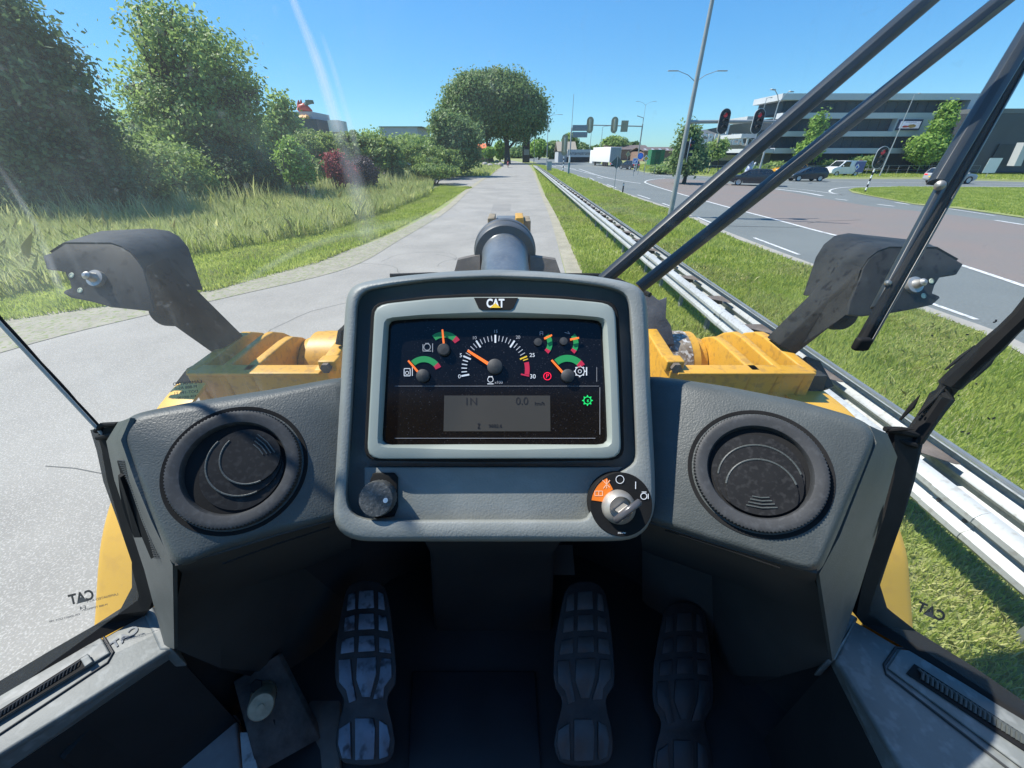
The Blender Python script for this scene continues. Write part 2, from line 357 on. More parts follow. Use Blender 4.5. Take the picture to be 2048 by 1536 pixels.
def tree(name,label,base,ells,m,nclump,per,size,cr=.8,trunk=.2,th=None,limbs=8,stems=1,group='trees',cat='tree',lean=0):
    base=Vector((base[0],base[1],0)); t=thing(name,label,cat,base,group)
    ells=[(e[0],e[1],e[2],max(e[3]-.45*cr,e[3]*.5),max(e[4]-.45*cr,e[4]*.5),max(e[5]-.4*cr,e[5]*.5)) for e in ells]
    V=leaves(ells,nclump,per,size,cr); fastmesh('crown',V,4,m,t)
    mb=MB(); c=Vector(ells[0][:3]); top=max(e[2]+e[5]*.5 for e in ells)
    for s in range(stems):
        a=s*6.28/max(stems,1)+.5; sx=(math.cos(a)*.6*(stems>1),math.sin(a)*.6*(stems>1))
        pts=[];k=6
        for i in range(k+1):
            f=i/k; pts.append(Vector((sx[0]*(.2+2.2*f)+c.x*f+random.uniform(-.1,.1)*f*2,sx[1]*(.2+2.2*f)+c.y*f+random.uniform(-.1,.1),top*f)))
        mb.tube(pts,[trunk*(1-.8*i/k)*(1.25 if i==0 else 1) for i in range(k+1)],8)
        for l in range(limbs):
            e=random.choice(ells); f=random.uniform(.25,.75); q=pts[int(f*k)]
            d=Vector((random.gauss(0,1),random.gauss(0,1),random.uniform(-.2,1))).normalized()
            end=Vector((e[0]+d.x*e[3]*.8,e[1]+d.y*e[4]*.8,e[2]+d.z*e[5]*.7)); mid=(q+end)/2+Vector((0,0,.08*(end-q).length))
            mb.tube([q,mid,end],[trunk*.45,trunk*.28,trunk*.08],5)
    mb.obj('trunk',M_bark,t,smooth=True,off=(0,0,0)); return t
def tsize(px,py,Y): # real size per photo pixel at forward distance Y
    r=ray(px,py); return (Y/r.y)/F
def crown(base,px,py,rx,ry,Y,dy=None):
    """ellipsoid centred at photo pixel px,py at distance Y, px radii rx, ry -> local coords"""
    c=PY(px,py,Y); s=tsize(px,py,Y); k=s*rx; return (c.x-base.x,c.y-base.y,c.z,k,dy or k,s*ry*1.0)
# big dark trees at the far left
Y=21; b=PY(90,440,Y); b.z=0
tree('broadleaf_tree','huge dark green tree filling the left edge behind the tall grass',b,
 [crown(b,40,180,130,160,Y),crown(b,100,300,125,110,Y),crown(b,128,235,52,75,Y),crown(b,-60,60,120,160,Y),crown(b,150,380,100,70,Y),crown(b,10,50,70,90,Y),crown(b,-20,370,130,90,Y)],L_dark,900,70,.11,1.0,.3,limbs=22,stems=3,group='trees on the left side')
Y=31; b=PY(380,400,Y); b.z=0
tree('broadleaf_tree','tall airy green tree with forked trunks, right of the huge dark tree',b,
 [crown(b,350,90,88,80,Y),crown(b,430,130,80,80,Y),crown(b,305,190,66,78,Y),crown(b,470,215,65,85,Y),crown(b,400,240,110,80,Y),crown(b,300,290,80,70,Y),crown(b,460,320,80,60,Y),crown(b,335,45,28,40,Y),crown(b,282,75,26,42,Y),crown(b,258,175,26,38,Y),crown(b,510,200,30,50,Y)],L_mid,400,80,.125,1.05,.2,limbs=60,stems=5,group='trees on the left side')
Y=46; b=PY(567,370,Y); b.z=0
tree('poplar_tree','pale green narrow tree in front of the dark building with rooftop sculpture',b,
 [crown(b,566,225,22,42,Y),crown(b,572,280,34,60,Y),crown(b,540,300,35,60,Y),crown(b,560,200,12,20,Y)],L_mid,230,36,.2,1.1,.2,group='trees on the left side')
# shrubs
def shrub(label,px,py,rx,ry,Y,m,nc,per,size,cat='shrub',name='shrub',extra=(),cr=.6,group='shrubs and hedges on the left'):
    b=PY(px,py+ry,Y); b.z=0
    return tree(name,label,b,[crown(b,px,py,rx,ry,Y)]+[crown(b,*e,Y) for e in extra],m,nc,per,size,cr,.07,limbs=6,stems=3,group=group,cat=cat)
shrub('large leafy shrub under the airy tree behind the reeds',330,345,95,60,25,L_mid,330,40,.10,extra=((270,320,60,60),(380,380,60,50)))
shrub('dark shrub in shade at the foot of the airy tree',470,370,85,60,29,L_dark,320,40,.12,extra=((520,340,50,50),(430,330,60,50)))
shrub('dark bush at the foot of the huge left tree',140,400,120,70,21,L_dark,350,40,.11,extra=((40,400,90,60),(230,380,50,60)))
shrub('bright yellow green young tree left of the red shrub',588,322,30,34,27,L_light,170,34,.10,'young tree','young_tree',extra=((580,296,14,22),(600,345,34,20)),cr=.45)
shrub('round clipped hedge left of the red shrub',612,302,38,30,42,L_hedge,260,40,.13,'hedge','hedge',cr=.4)
shrub('low hedge lump beside the yellow green young tree',640,342,26,20,38,L_hedge,120,36,.12,'hedge','hedge',cr=.4)
shrub('dark hedge top below the dark building',590,285,70,26,50,L_hedge,200,40,.16,'hedge','hedge',extra=((680,292,50,25),),cr=.5)
shrub('red leaved shrub in front of the hedge',672,330,26,26,33,L_red,150,36,.10,extra=((690,345,28,22),),cr=.4)
shrub('purple brown bush right of the red shrub',728,345,26,28,34,L_pur,140,36,.10,cr=.45)
shrub('broad rounded hedge behind the red shrub',710,300,48,32,45,L_hedge,280,40,.15,'hedge','hedge',extra=((655,300,30,30),),cr=.4)
shrub('tall rounded hedge with dark side, middle of the row',765,320,42,42,45,L_hedge,320,40,.15,'hedge','hedge',cr=.4)
shrub('low long clipped hedge running to the dark tree',850,318,62,24,56,L_hedge,300,40,.17,'hedge','hedge',extra=((800,300,60,18),(890,320,40,26)),cr=.5)
shrub('loose bushes behind the clipped hedge before the grey shed',830,295,70,22,70,L_mid,200,36,.2,extra=((745,275,28,20),(800,290,40,20)),cr=.8)
shrub('green reeds growing at the foot of the clipped hedge',870,342,50,14,46,L_hedge,150,36,.12,cr=.4)
Y=62; b=PY(905,338,Y); b.z=0
tree('broadleaf_tree','dark bushy tree beside the service road before the giant trees',b,
 [crown(b,905,285,44,58,Y),crown(b,885,250,30,30,Y),crown(b,925,310,36,32,Y),crown(b,940,268,24,26,Y),crown(b,880,310,30,30,Y)],L_far,520,42,.2,1.2,.25,limbs=14,stems=3,group='trees on the left side')
Y=135; b=PY(985,321,Y); b.z=0
tree('giant_tree','giant round crowned tree at the end of the service road, left one with thinner trunk',b,
 [crown(b,945,215,60,60,Y),crown(b,960,180,55,30,Y),crown(b,920,240,45,45,Y),crown(b,985,250,26,24,Y),crown(b,885,190,10,14,Y)],L_far,900,60,.36,2.4,.55,limbs=14,group='giant trees at the end of the road')
b=PY(1015,321,Y); b.z=0
tree('giant_tree','giant round crowned tree at the end of the service road, right one with thick trunk',b,
 [crown(b,1010,190,62,42,Y),crown(b,1040,230,52,50,Y),crown(b,1060,215,36,36,Y),crown(b,1005,232,50,34,Y),crown(b,985,160,30,16,Y),crown(b,1075,245,20,26,Y)],L_far,1100,60,.36,2.4,.85,limbs=16,group='giant trees at the end of the road')
def ftree(label,px,py,rx,ry,Y,m,nc=110,size=.5,name='distant_tree',extra=(),tr=.3,group='distant trees'):
    b=PY(px,315,Y); b.z=0
    return tree(name,label,b,[crown(b,px,py,rx,ry,Y)]+[crown(b,*e,Y) for e in extra],m,nc,30,size,rx*tsize(px,py,Y)*.3,tr,limbs=5,group=group)
ftree('light green tree between the giant trunks',1000,300,12,16,170,L_light,90,.6)
ftree('yellow green shrub left of the giant trunks',978,305,12,10,120,L_light,90,.4)
ftree('dark tree line far left of the motorcyclist',955,305,22,12,200,L_far,120,.7)
ftree('pale green willow beyond the street lamps',1078,297,18,16,210,L_light,130,.7)
ftree('dark green tree right of the pale willow',1108,300,18,16,230,L_far,130,.8)
ftree('round tree behind the thatched roof house',1140,288,17,18,170,L_mid,140,.6)
ftree('low dark tree left of the white trailer',1165,300,14,12,210,L_far,110,.7)
ftree('low tree above the white trailer',1192,302,14,9,230,L_far,90,.8)
ftree('wide rounded tree behind the white truck',1229,292,24,17,200,L_mid,200,.7,extra=((1215,292,12,14),(1242,292,12,14)))
ftree('small tree behind the truck, right of the rounded tree',1268,295,14,10,210,L_far,90,.7)
for i,(x,y) in enumerate([(1045,306),(1130,308),(900,300),(700,300),(560,306)]):
    ftree(['dark tree strip behind the giant trunks','dark strip of trees behind the striped pole','tree strip behind the dark bushy tree','tree strip behind the hedge','tree strip behind the dark building'][i],x,y,28,10,260,L_far,140,.9)
# right hand trees
Y=47; b=PY(1372,346,Y); b.z=0
tree('conical_tree','dense dark green conical tree behind the big signal pole',b,
 [crown(b,1376,322,34,22,Y),crown(b,1377,300,29,20,Y),crown(b,1378,280,20,18,Y),crown(b,1379,263,12,14,Y),crown(b,1380,250,6,9,Y)],L_far,330,38,.17,.9,.2,group='trees in front of the offices')
Y=68; b=PY(1436,345,Y); b.z=0
tree('young_tree','small green tree in front of the grey warehouse sign',b,
 [crown(b,1436,298,16,18,Y),crown(b,1443,288,8,10,Y),crown(b,1425,305,10,10,Y)],L_mid,110,34,.2,.8,.1,group='trees in front of the offices')
Y=68; b=PY(1625,345,Y); b.z=0
tree('young_tree','slim pale tree left before the white banded office',b,
 [crown(b,1620,300,22,20,Y),crown(b,1632,265,14,28,Y),crown(b,1642,235,9,14,Y),crown(b,1608,310,14,12,Y)],L_light,190,34,.2,.8,.12,group='trees in front of the offices')
b=PY(1860,345,Y); b.z=0
tree('young_tree','taller leafy tree right before the white banded office',b,
 [crown(b,1860,298,36,30,Y),crown(b,1850,290,30,20,Y),crown(b,1885,250,20,34,Y),crown(b,1900,220,16,18,Y),crown(b,1838,305,22,16,Y)],L_light,330,36,.2,.8,.14,group='trees in front of the offices')
for l,x,y,rx,ry in [('clipped round bush at the office foot, behind the black sedan',1553,334,20,9),('leafy bush before the office beside the white and blue van',1725,325,26,12),('low bush right of the slim pale tree',1655,331,16,9),('long low bush left of the conical tree',1330,338,34,7),('low bush under the grey warehouse',1500,338,26,6)]:
    shrub(l,x,y,rx,ry,69,L_mid,90,34,.18,group='bushes by the offices',cr=.5)
# ================= BUILDINGS =================
M_wpanel=mat('white_cladding',(.50,.52,.54),.4,var=.03,vs=.5)
M_dglass=mat('dark_glazing',(.035,.045,.062),.35,var=.2,vs=.25,spec=.3)
M_dclad=mat('dark_cladding',(.045,.055,.07),.5,var=.1,vs=.4)
M_gclad=mat('grey_cladding',(.12,.135,.145),.55,var=.06,vs=.4)
M_greywall=mat('light_grey_wall',(.40,.42,.45),.6,var=.06,vs=.5)
M_roof=mat('brown_roof',(.13,.10,.09),.8,var=.15,vs=1)
M_brick=mat('brick',(.22,.14,.11),.85,var=.2,vs=2)
def wallbox(mb,px0,py0,px1,py1,Y,depth,m=0):
    a=PY(px0,py0,Y);b=PY(px1,py1,Y); x0,x1=min(a.x,b.x),max(a.x,b.x); z0,z1=min(a.z,b.z),max(a.z,b.z)
    mb.box(((x0+x1)/2,Y+depth/2,(z0+z1)/2),(x1-x0,depth,z1-z0),m=m)
def xz(px,py,Y): p=PY(px,py,Y); return p.x,p.z
YO=72
b0=PY(1760,335,YO); t=thing('office_building','dark glazed office building with white bands and an advertising screen','building',(b0.x,YO,0)); t['_off']=(b0.x,YO,0)
XL=xz(1556,190,YO)[0]; XR=xz(1958,188.5,YO)[0]; ZT=xz(1760,189,YO)[1]
def bandz(py): return xz(1500,py,YO)[1]
def zband(cy0,cy1): # crop rows -> z, measured at px 1560..
    f=lambda c: xz(1650,120+c/3.425,YO)[1]; return f(cy0),f(cy1)
def slab(name,x0,x1,cy0,cy1,proud,m,par=t,depth=8):
    z0,z1=zband(cy0,cy1); mb=MB(); mb.box(((x0+x1)/2,YO-proud+depth/2,(z0+z1)/2),(abs(x1-x0),depth,abs(z0-z1))); return mb.obj(name,m,par)
gl=[]
for cy0,cy1,x1 in [(281,365,XR-1.6),(405,490,XR-1.6),(525,605,XR-1.6)]:
    o=slab('window_band',XL+1.2,XR-2,cy0-6,cy1+6,0,M_dglass,depth=7); gl.append((o,cy0,cy1))
slab('ground_floor',XL+2.5,XR-2.2,636,740,-1.5,M_dclad,depth=6)
slab('white_band',XL,XR,236,280,1.3,M_wpanel)
xm=xz(1845,262,YO)[0]; slab('white_band',XL+1.0,xm,365,404,1.0,M_wpanel,depth=1.6)
xk=xz(1775,262,YO)[0]
slab('white_band',xk,xm,404.2,489.8,1.0,M_wpanel,depth=1.6)
slab('white_band',XL+1.6,xm,490,525,1.0,M_wpanel,depth=1.6)
slab('white_band',XL+1.2,XR,604,640,1.3,M_wpanel)
slab('white_fin',XR-2.0,XR,280.2,603.8,1.3,M_wpanel,depth=7.9)
slab('entrance_canopy',XL-2.5,XL+1.15,608,636,1.2,M_wpanel,depth=8)
slab('side_fin',XL-2.2,XL-.02,375,410,-3,M_wpanel,depth=8); slab('side_fin',XL-2.4,XL-.02,500,530,-3,M_wpanel,depth=8)
# mullions (thin) on each glazing band
for o,c0,c1 in gl:
    z0,z1=zband(c0,c1)
    for i in range(18):
        x=XL+1.6+i*(XR-XL-4)/17; mb=MB(); mb.box((x,YO-.03,(z0+z1)/2),(.07,.08,abs(z0-z1))); mb.obj('mullion',M_dclad,o,off=(b0.x,YO,0))
# advertising screen
z0,z1=zband(410,484); x0=xz(1783,250,YO)[0]; x1=xz(1829,250,YO)[0]
scr=MB().box(((x0+x1)/2,YO-1.1,(z0+z1)/2),(x1-x0,.2,abs(z1-z0))).obj('screen_frame',mat('navy_frame',(.02,.03,.09),.4),t)
xm0,xm1,zm0,zm1=x0+.25,x1-.25,min(z0,z1)+.25,max(z0,z1)-.25
mb=MB().box(((xm0+xm1)/2,YO-1.23,(zm0+zm1)/2),(xm1-xm0,.05,zm1-zm0)); mb.obj('screen',mat('screen_pale',(.62,.64,.8),.4,emit=.15),scr,off=(b0.x,YO,0))
def blob(mb,cx,cz,rx,rz,y,n=14,jit=.15,m=0,d=.03):
    pts=[(cx+rx*math.cos(i*6.283/n)*random.uniform(1-jit,1+jit),y,cz+rz*math.sin(i*6.283/n)*random.uniform(1-jit,1+jit)) for i in range(n)]; mb.prism(pts,(0,d,0),m)
wS=xm1-xm0; hS=zm1-zm0
mb=MB(); blob(mb,xm0+wS*.62,zm0+hS*.32,wS*.2,hS*.26,YO-1.29); mb.obj('advert_picture',mat('advert_orange',(.75,.35,.1),.5),scr,off=(b0.x,YO,0))
mb=MB(); blob(mb,xm0+wS*.3,zm0+hS*.24,wS*.16,hS*.16,YO-1.30); mb.obj('advert_picture',mat('advert_red',(.7,.06,.05),.5),scr,off=(b0.x,YO,0))
mb=MB(); 
for i in range(9): mb.box((xm0+wS*(.25+.06*i),YO-1.28,zm0+hS*.85),(wS*.04,.02,hS*.06))
mb.obj('advert_lettering',mat('advert_text',(.15,.2,.5),.5),scr,off=(b0.x,YO,0))
# dark building at the far right
b1=PY(2050,335,66); t=thing('dark_hall','dark clad hall at the right edge of the picture','building',(b1.x,66,0)); t['_off']=(b1.x,66,0)
mb=MB(); wallbox(mb,1945,227,2420,345,68,20); mb.obj('wall',M_dclad,t)
mb=MB(); wallbox(mb,1950,217,2420,226.6,68,20); mb.obj('roof_edge',M_gclad,t)
for i in range(5):
    mb=MB(); wallbox(mb,2000+i*60,288,2042+i*60,330,67.8,.15); mb.obj('window',M_dglass,t)
mb=MB(); mb.prism([PY(2028,332,65),PY(2050,285,65),PY(2062,285,65),PY(2042,332,65)],(0,1,0)); mb.obj('slanted_column',M_wpanel,t)
# grey warehouse with sign
YW=110
b2=PY(1450,330,YW); t=thing('grey_warehouse','grey warehouse with white roof sign lettering on its blank wall','building',(b2.x,YW,0)); t['_off']=(b2.x,YW,0)
p=[PY(1387,332,YW),PY(1387,261,YW),PY(1412,259,YW),PY(1476,247,YW-6),PY(1620,225,YW-16),PY(1620,332,YW-16)]
mb=MB(); mb.prism(p,(15,30,0)); mb.obj('wall',M_gclad,t)
mb=MB(); wallbox(mb,1393,304,1560,309,YW-19,4); mb.obj('canopy_band',mat('pale_band',(.45,.46,.46),.6),t)
mb=MB(); wallbox(mb,1388,309.3,1560,321,YW-18,3); mb.obj('light_base_wall',M_greywall,t)
mb=MB(); wallbox(mb,1400,321.3,1560,336,YW-18,3); mb.obj('loading_bay',M_dclad,t)
for i in range(9):
    mb=MB(); wallbox(mb,1449+i*5.5,305.3,1453+i*5.5,310,YW-19.3,.2); mb.obj('window',M_dglass,t)
def text3d(s,o,u,v,h,mt,parent,name='lettering',ext=.0004,align='CENTER',bold=0,xs=1,mirror=False,kind=None):
    cu=bpy.data.curves.new('txt','FONT'); cu.body=s; cu.size=1; cu.extrude=0; cu.align_x=align; cu.align_y='CENTER'; cu.offset=bold
    ob=bpy.data.objects.new('txt',cu); S.collection.objects.link(ob)
    dg=bpy.context.evaluated_depsgraph_get(); dg.update(); me=bpy.data.meshes.new_from_object(ob.evaluated_get(dg))
    bpy.data.objects.remove(ob)
    u=Vector(u).normalized(); v=Vector(v).normalized(); n=u.cross(v)
    mb=MB(); k=h/.73*xs*(-1 if mirror else 1); kk=h/.73
    vs=[Vector(o)+u*(q.co.x*k)+v*(q.co.y*kk) for q in me.vertices]
    mb.add(vs,[tuple(p.vertices) for p in me.polygons]); bpy.data.meshes.remove(me)
    ob=mb.obj(name,mt,parent)
    q=ob.modifiers.new('s','SOLIDIFY'); q.thickness=ext; q.offset=0
    return ob
M_sgnw=mat('sign_white',(.75,.76,.76),.5,var=.03)
M_black=mat('black_paint',(.015,.015,.017),.5,var=.2)
X3=Vector((1,0,0)); Z3=Vector((0,0,1))
text3d('GREENERY',PY(1450,280,YW-7),Vector((1,-.12,0)),Z3,2.1,M_sgnw,t,'lettering',.2,bold=.03,xs=.8)
text3d('1',PY(1454,264,YW-7),X3,Z3,2.8,M_sgnw,t,'lettering',.2,bold=.02)
# low brown roof sheds
def shed(label,px0,pyT,px1,pyB,Y,pyE,mwall,mroof,d=14,nwin=0,cat='building',name='shed'):
    c=PY((px0+px1)/2,pyB,Y); t=thing(name,label,cat,(c.x,Y,0)); t['_off']=(c.x,Y,0)
    x0,zt=xz(px0,pyT,Y);x1,_=xz(px1,pyT,Y);_,ze=xz(px0,pyE,Y)
    mb=MB(); mb.box(((x0+x1)/2,Y+d/2,ze/2),(x1-x0,d,ze)); w_=mb.obj('wall',mwall,t)
    mb=MB(); o_=.4; mb.prism([(x0-o_,Y-o_,ze),(x0-o_,Y+d/2,zt),(x0-o_,Y+d+o_,ze),(x0-o_,Y+d+o_,ze+.2),(x0-o_,Y+d/2,zt+.25),(x0-o_,Y-o_,ze+.2)],(x1-x0+2*o_,0,0)); r=mb.obj('roof',mroof,t)
    for i in range(nwin):
        xx=x0+(i+.5)*(x1-x0)/nwin; mb=MB(); 
        for q in (0,): mb.box((xx,Y+d*.2,ze+(zt-ze)*.4+.22),((x1-x0)/nwin*.3,d*.12,.1),M=Matrix.Rotation(math.atan2(zt-ze,d/2),3,'X'))
        mb.obj('skylight',M_wpanel,t)
    return t
shed('long low shed with brown roof and skylights behind the green container',1290,295,1395,330,170,303,M_brick,M_roof,20,7)
shed('long low dark roofed shed right behind the white truck',1215,291,1300,325,190,300,M_brick,M_roof,16,0)
shed('thatched grey roofed house behind the striped posts',1118,284,1153,322,150,304,M_greywall,mat('thatch',(.28,.25,.2),.9),12,0,'house','house')
shed('small house with orange tiled roof left of the giant trunks',955,288,976,312,150,298,M_brick,mat('orange_tiles',(.6,.16,.06),.8),10,0,'house','house')
shed('white walled house at the far end of the main road',1120,296,1136,318,240,304,M_wpanel,M_roof,10,0,'house','house')
# flat grey shed left
c=PY(800,300,95); t=thing('flat_shed','flat grey shed rising above the hedges on the left','building',(c.x,95,0)); t['_off']=(c.x,95,0)
mb=MB(); wallbox(mb,760,254,842,330,95,14); mb.obj('wall',M_greywall,t)
mb=MB(); wallbox(mb,757,252.6,844,253.9,94.8,14.4); mb.obj('roof_edge',M_gclad,t)
# dark building with sculpture
YB=75; c=PY(600,300,YB); t=thing('dark_building','dark flat roofed building with a grey rooftop box, left','building',(c.x,YB,0)); t['_off']=(c.x,YB,0)
mb=MB(); wallbox(mb,520,238,654,340,YB,11); mb.obj('wall',M_dclad,t)
mb=MB(); wallbox(mb,545,223,626,237.8,YB+1,7); mb.obj('rooftop_box',M_greywall,t)
mb=MB(); a=PY(654.4,240,YB); b_=PY(669,252,YB+9); zt=a.z
mb.prism([(a.x,YB,zt),(a.x,YB+4,zt),(a.x,YB+4,zt-1.6),(a.x,YB,zt-1.6)],(1.6,0,0)); mb.obj('side_canopy',M_wpanel,t)
for i in range(3):
    mb=MB(); mb.box((a.x+.06,YB+2+i*3,zt-3.2),(.1,1.6,2.2)); mb.obj('window',M_dglass,t)
M_sred=mat('sculpture_red',(.55,.07,.04),.45,var=.3,vs=.8); M_sor=mat('sculpture_orange',(.75,.35,.06),.5)
c=PY(610,223,YB+2); t2=thing('rooftop_sculpture','red orange creature sculpture with two raised horns on the rooftop box','sculpture',(c.x,YB+2,c.z)); t2['_off']=tuple(c)
def sp_(px,py): return PY(px,py,YB+3)
mb=MB(); mb.tube([sp_(600,223),sp_(603,216),sp_(609,215),sp_(616,219),sp_(624,223)],[.5,.6,.65,.5,.2],10); mb.obj('body',M_sred,t2,smooth=True)
mb=MB(); mb.tube([sp_(600,216),sp_(597,208),sp_(597,200)],[.45,.25,.08],8); mb.obj('horn',M_sred,t2,smooth=True)
mb=MB(); mb.tube([sp_(605,214),sp_(602,207),sp_(602,199)],[.45,.25,.08],8); mb.obj('horn',M_sred,t2,smooth=True)
mb=MB(); mb.tube([sp_(609,214),sp_(613,207),sp_(618,204),sp_(628,206)],[.5,.3,.35,.08],8); mb.box(sp_(619,204),(1.1,.6,.5)); mb.obj('neck',mat('sculpture_dark',(.12,.16,.12),.5),t2,smooth=True)
mb=MB(); 
for q in range(4): mb.tube([PY(603+q*3.5,236,YB+.6),PY(604+q*3.5,232-(q%2),YB+.6)],[.5,.3],7)
tag(mb.obj('roof_ornament',M_sor,None,smooth=True),'small orange ornament on the ledge below the red sculpture','ornament')
# ================= STREET FURNITURE =================
M_galv=mat('galvanised_steel',(.38,.40,.40),.45,metal=.35,var=.1,vs=3)
M_pole=mat('grey_pole',(.30,.32,.32),.5,metal=.2,var=.08,vs=2)
M_yb=mat('board_back',(.30,.29,.20),.6); M_lens_r=mat('red_lens',(.5,.03,.05),.3,emit=.12); M_lens_o=mat('dark_lens',(.03,.03,.035),.2)
M_blue=mat('sign_blue',(.02,.13,.6),.4,var=.03); M_gs=mat('sign_back_grey',(.22,.25,.27),.5)
def vpole(px,py_base,py_top,z=None):
    b=G(px,py_base); r=ray(px,py_top); top=H+r.z*(b.y/r.y); return b,top
def lamp(label,pxb,pyb,pyt,arms,r=.09,al=2.6,name='street_lamp',armrise=.7,Y=None,pxt=None,group='street lamps'):
    """arms: list of directions (radians)"""
    if Y is None: b=G(pxb,pyb)
    else: b=PY(pxb,pyb,Y); b.z=0
    rr=ray(pxb,pyt); top=H+rr.z*(b.y/rr.y)
    t=thing(name,label,'street lamp',(b.x,b.y,0),group); 
    mb=MB(); mb.tube([(0,0,0),(0,0,top*.25),(0,0,top)],[r*1.5,r*1.1,r*.6],10); mb.obj('pole',M_galv,t,smooth=True)
    for a in arms:
        d=Vector((math.cos(a),math.sin(a),0)); mb=MB()
        pts=[Vector((0,0,top-.05)),d*al*.35+Z3*(top+armrise*.6),d*al*.8+Z3*(top+armrise)]; mb.tube(pts,[r*.5,r*.4,r*.35],8); am=mb.obj('arm',M_galv,t,smooth=True)
        mb=MB(); c=d*al+Z3*(top+armrise); mb.box(c,(al*.42,.26,.10),rz=a); mb.obj('lamp_head',M_galv,am,bevel=.04)
    return t
lamp('double armed street lamp beside the white truck',1275,322,210,[0,math.pi],al=3.2,armrise=1.1)
lamp('double armed street lamp partly hidden behind the leaning signal pole',1357,338,163,[0,math.pi],Y=58,al=2.9,armrise=1.0)
lamp('double armed street lamp at the corner of the banded office',1517,345,205,[.5,math.pi+.5],Y=50,al=1.6,armrise=1.0)
lamp('street lamp with one arm right of the giant trees',1093,330,232,[0],al=3,armrise=.3)
lamp('small curved street lamp under the giant tree crown',1068,318,262,[0],al=3,Y=150,armrise=.4)
lamp('short single street lamp behind the traffic signal gantry',1199,318,254,[math.pi*.02],al=1.2,Y=120,armrise=.2)
lamp('slim double lamp seen through the grey warehouse wall side',1487,345,280,[0,math.pi],Y=70,al=1,armrise=.3,r=.07)
lamp('thin distant lamp mast behind the white trailer',1178,318,250,[0],al=.6,Y=170,armrise=.05,r=.1)
lamp('tall slim mast in front of the office screen',1762,345,188,[0],al=.5,Y=60,armrise=.05,r=.06,name='slim_mast')
lamp('tall slim mast left of the banded office',1493,343,196,[0],al=.6,Y=66,armrise=.05,r=.06,name='slim_mast')
# signal head (backboard capsule), local: faces -y
def capsule(w_,h_,n=10):
    r=w_/2; p=[]
    for i in range(n+1): a=math.pi*i/n; p.append((r*math.cos(a),0,h_/2-r+r*math.sin(a)))
    for i in range(n+1): a=math.pi+math.pi*i/n; p.append((r*math.cos(a),0,-h_/2+r+r*math.sin(a)))
    return p
def sighead(label,pos,rz,w_,h_,red=0,back=False,group='traffic signal heads'):
    t=thing('traffic_signal',label,'traffic light',pos,group,rz)
    rim=MB(); rim.prism([Vector(q)*1.0 for q in capsule(w_*1.1,h_*1.05)],(0,.03,0)); rim.obj('rim',M_wpanel if not back else M_yb,t,off=(0,0,0))
    mb=MB(); mb.prism([Vector(q)+Vector((0,-.02,0)) for q in capsule(w_,h_)],(0,.018,0)); mb.obj('backboard',M_yb if back else M_black,t,off=(0,0,0))
    if back:
        mb=MB(); mb.box((0,-.14,0),(w_*.3,.22,h_*.72)); mb.obj('housing',mat('housing_pale',(.5,.49,.36),.5),t,off=(0,0,0),bevel=.02)
        return t
    mb=MB(); mb.box((0,.12,0),(w_*.42,.18,h_*.74)); mb.obj('housing',M_black,t,off=(0,0,0))
    for i in range(3):
        z=h_*.25*(1-i); mb=MB(); mb.lathe((0,-.024,z),(0,-1,0),[(w_*.2,0),(w_*.17,.02),(0.001,.03)],20); l=mb.obj('lens',M_lens_r if i==red else M_lens_o,t,off=(0,0,0))
        mb=MB(); r=w_*.24; pts=[]
        mb.loft([[(r*math.cos(math.pi*k/10),-.024,z+r*math.sin(math.pi*k/10)) for k in range(11)],[(r*math.cos(math.pi*k/10),-.2,z+r*math.sin(math.pi*k/10)) for k in range(11)]],close=False); mb.obj('visor',M_black,l,thick=.01,off=(0,0,0))
    return t
# big gantry
b=G(1340,432); yB=b.y
top=6.2
t=thing('signal_gantry','big grey signal pole with a long horizontal arm standing on the verge','signal gantry',(b.x,b.y,0))
zA=PY(1377,243,yB).z; xA=PY(1560,243,yB).x-b.x
mb=MB(); mb.tube([(0,0,0),(0,0,2),(0,0,11)],[.13,.115,.07],16); mb.obj('pole',M_pole,t,smooth=True)
mb=MB(); mb.tube([(0,0,zA-.02),(xA*.5,0,zA),(xA,0,zA)],[.075,.07,.06],12); mb.obj('arm',M_pole,t,smooth=True)
for q,l in ((1448,'red traffic light on the gantry arm, nearer the pole'),(1516,'red traffic light at the outer end of the gantry arm')):
    p=PY(q,243,yB-.25); sighead(l,p,0,.46,.98)
p=PY(1373,302,yB-.1); sighead('traffic light on the side of the big gantry pole, seen edge on',(b.x+.3,yB,PY(1370,300,yB).z),1.15,.5,1.0)
# second gantry with backs
b=G(1272,345); yB=G(1270,341).y; bx=PY(1272,341,yB).x
zA=PY(1230,252,yB).z; tp=PY(1289,195,yB).z
t=thing('signal_gantry','slim signal gantry seen from behind beside the white truck','signal gantry',(bx,yB,0))
mb=MB(); mb.tube([(0,0,0),(0,0,2),(0,0,zA+.3)],[.16,.13,.11],12); mb.obj('pole',M_pole,t,smooth=True)
x1=PY(1172,249,yB).x-bx; mb=MB(); mb.tube([(0,0,zA-.05),(x1,0,zA+.15)],[.1,.08],10); mb.obj('arm',M_pole,t,smooth=True)
mb=MB(); mb.tube([(0,0,zA+.3),(-.05,0,zA+1.2),(-1.2,0,zA+1.5)],.06,8); mb.obj('lamp_arm',M_pole,t,smooth=True)
for q,l in ((1180,'back of a traffic light with pale housing, left on the slim gantry'),(1229,'back of a traffic light with pale housing, middle of the slim gantry')):
    p=PY(q,250,yB-.2); sighead(l,p,math.pi*0,1.1,2.35,back=True)
p=PY(1249,252.5,yB-.22)
mb=MB(); mb.box(p,(1.25,.05,1.7)); tag(mb.obj('square_sign_back',M_yb),'back of a square board hanging on the slim gantry arm','sign')
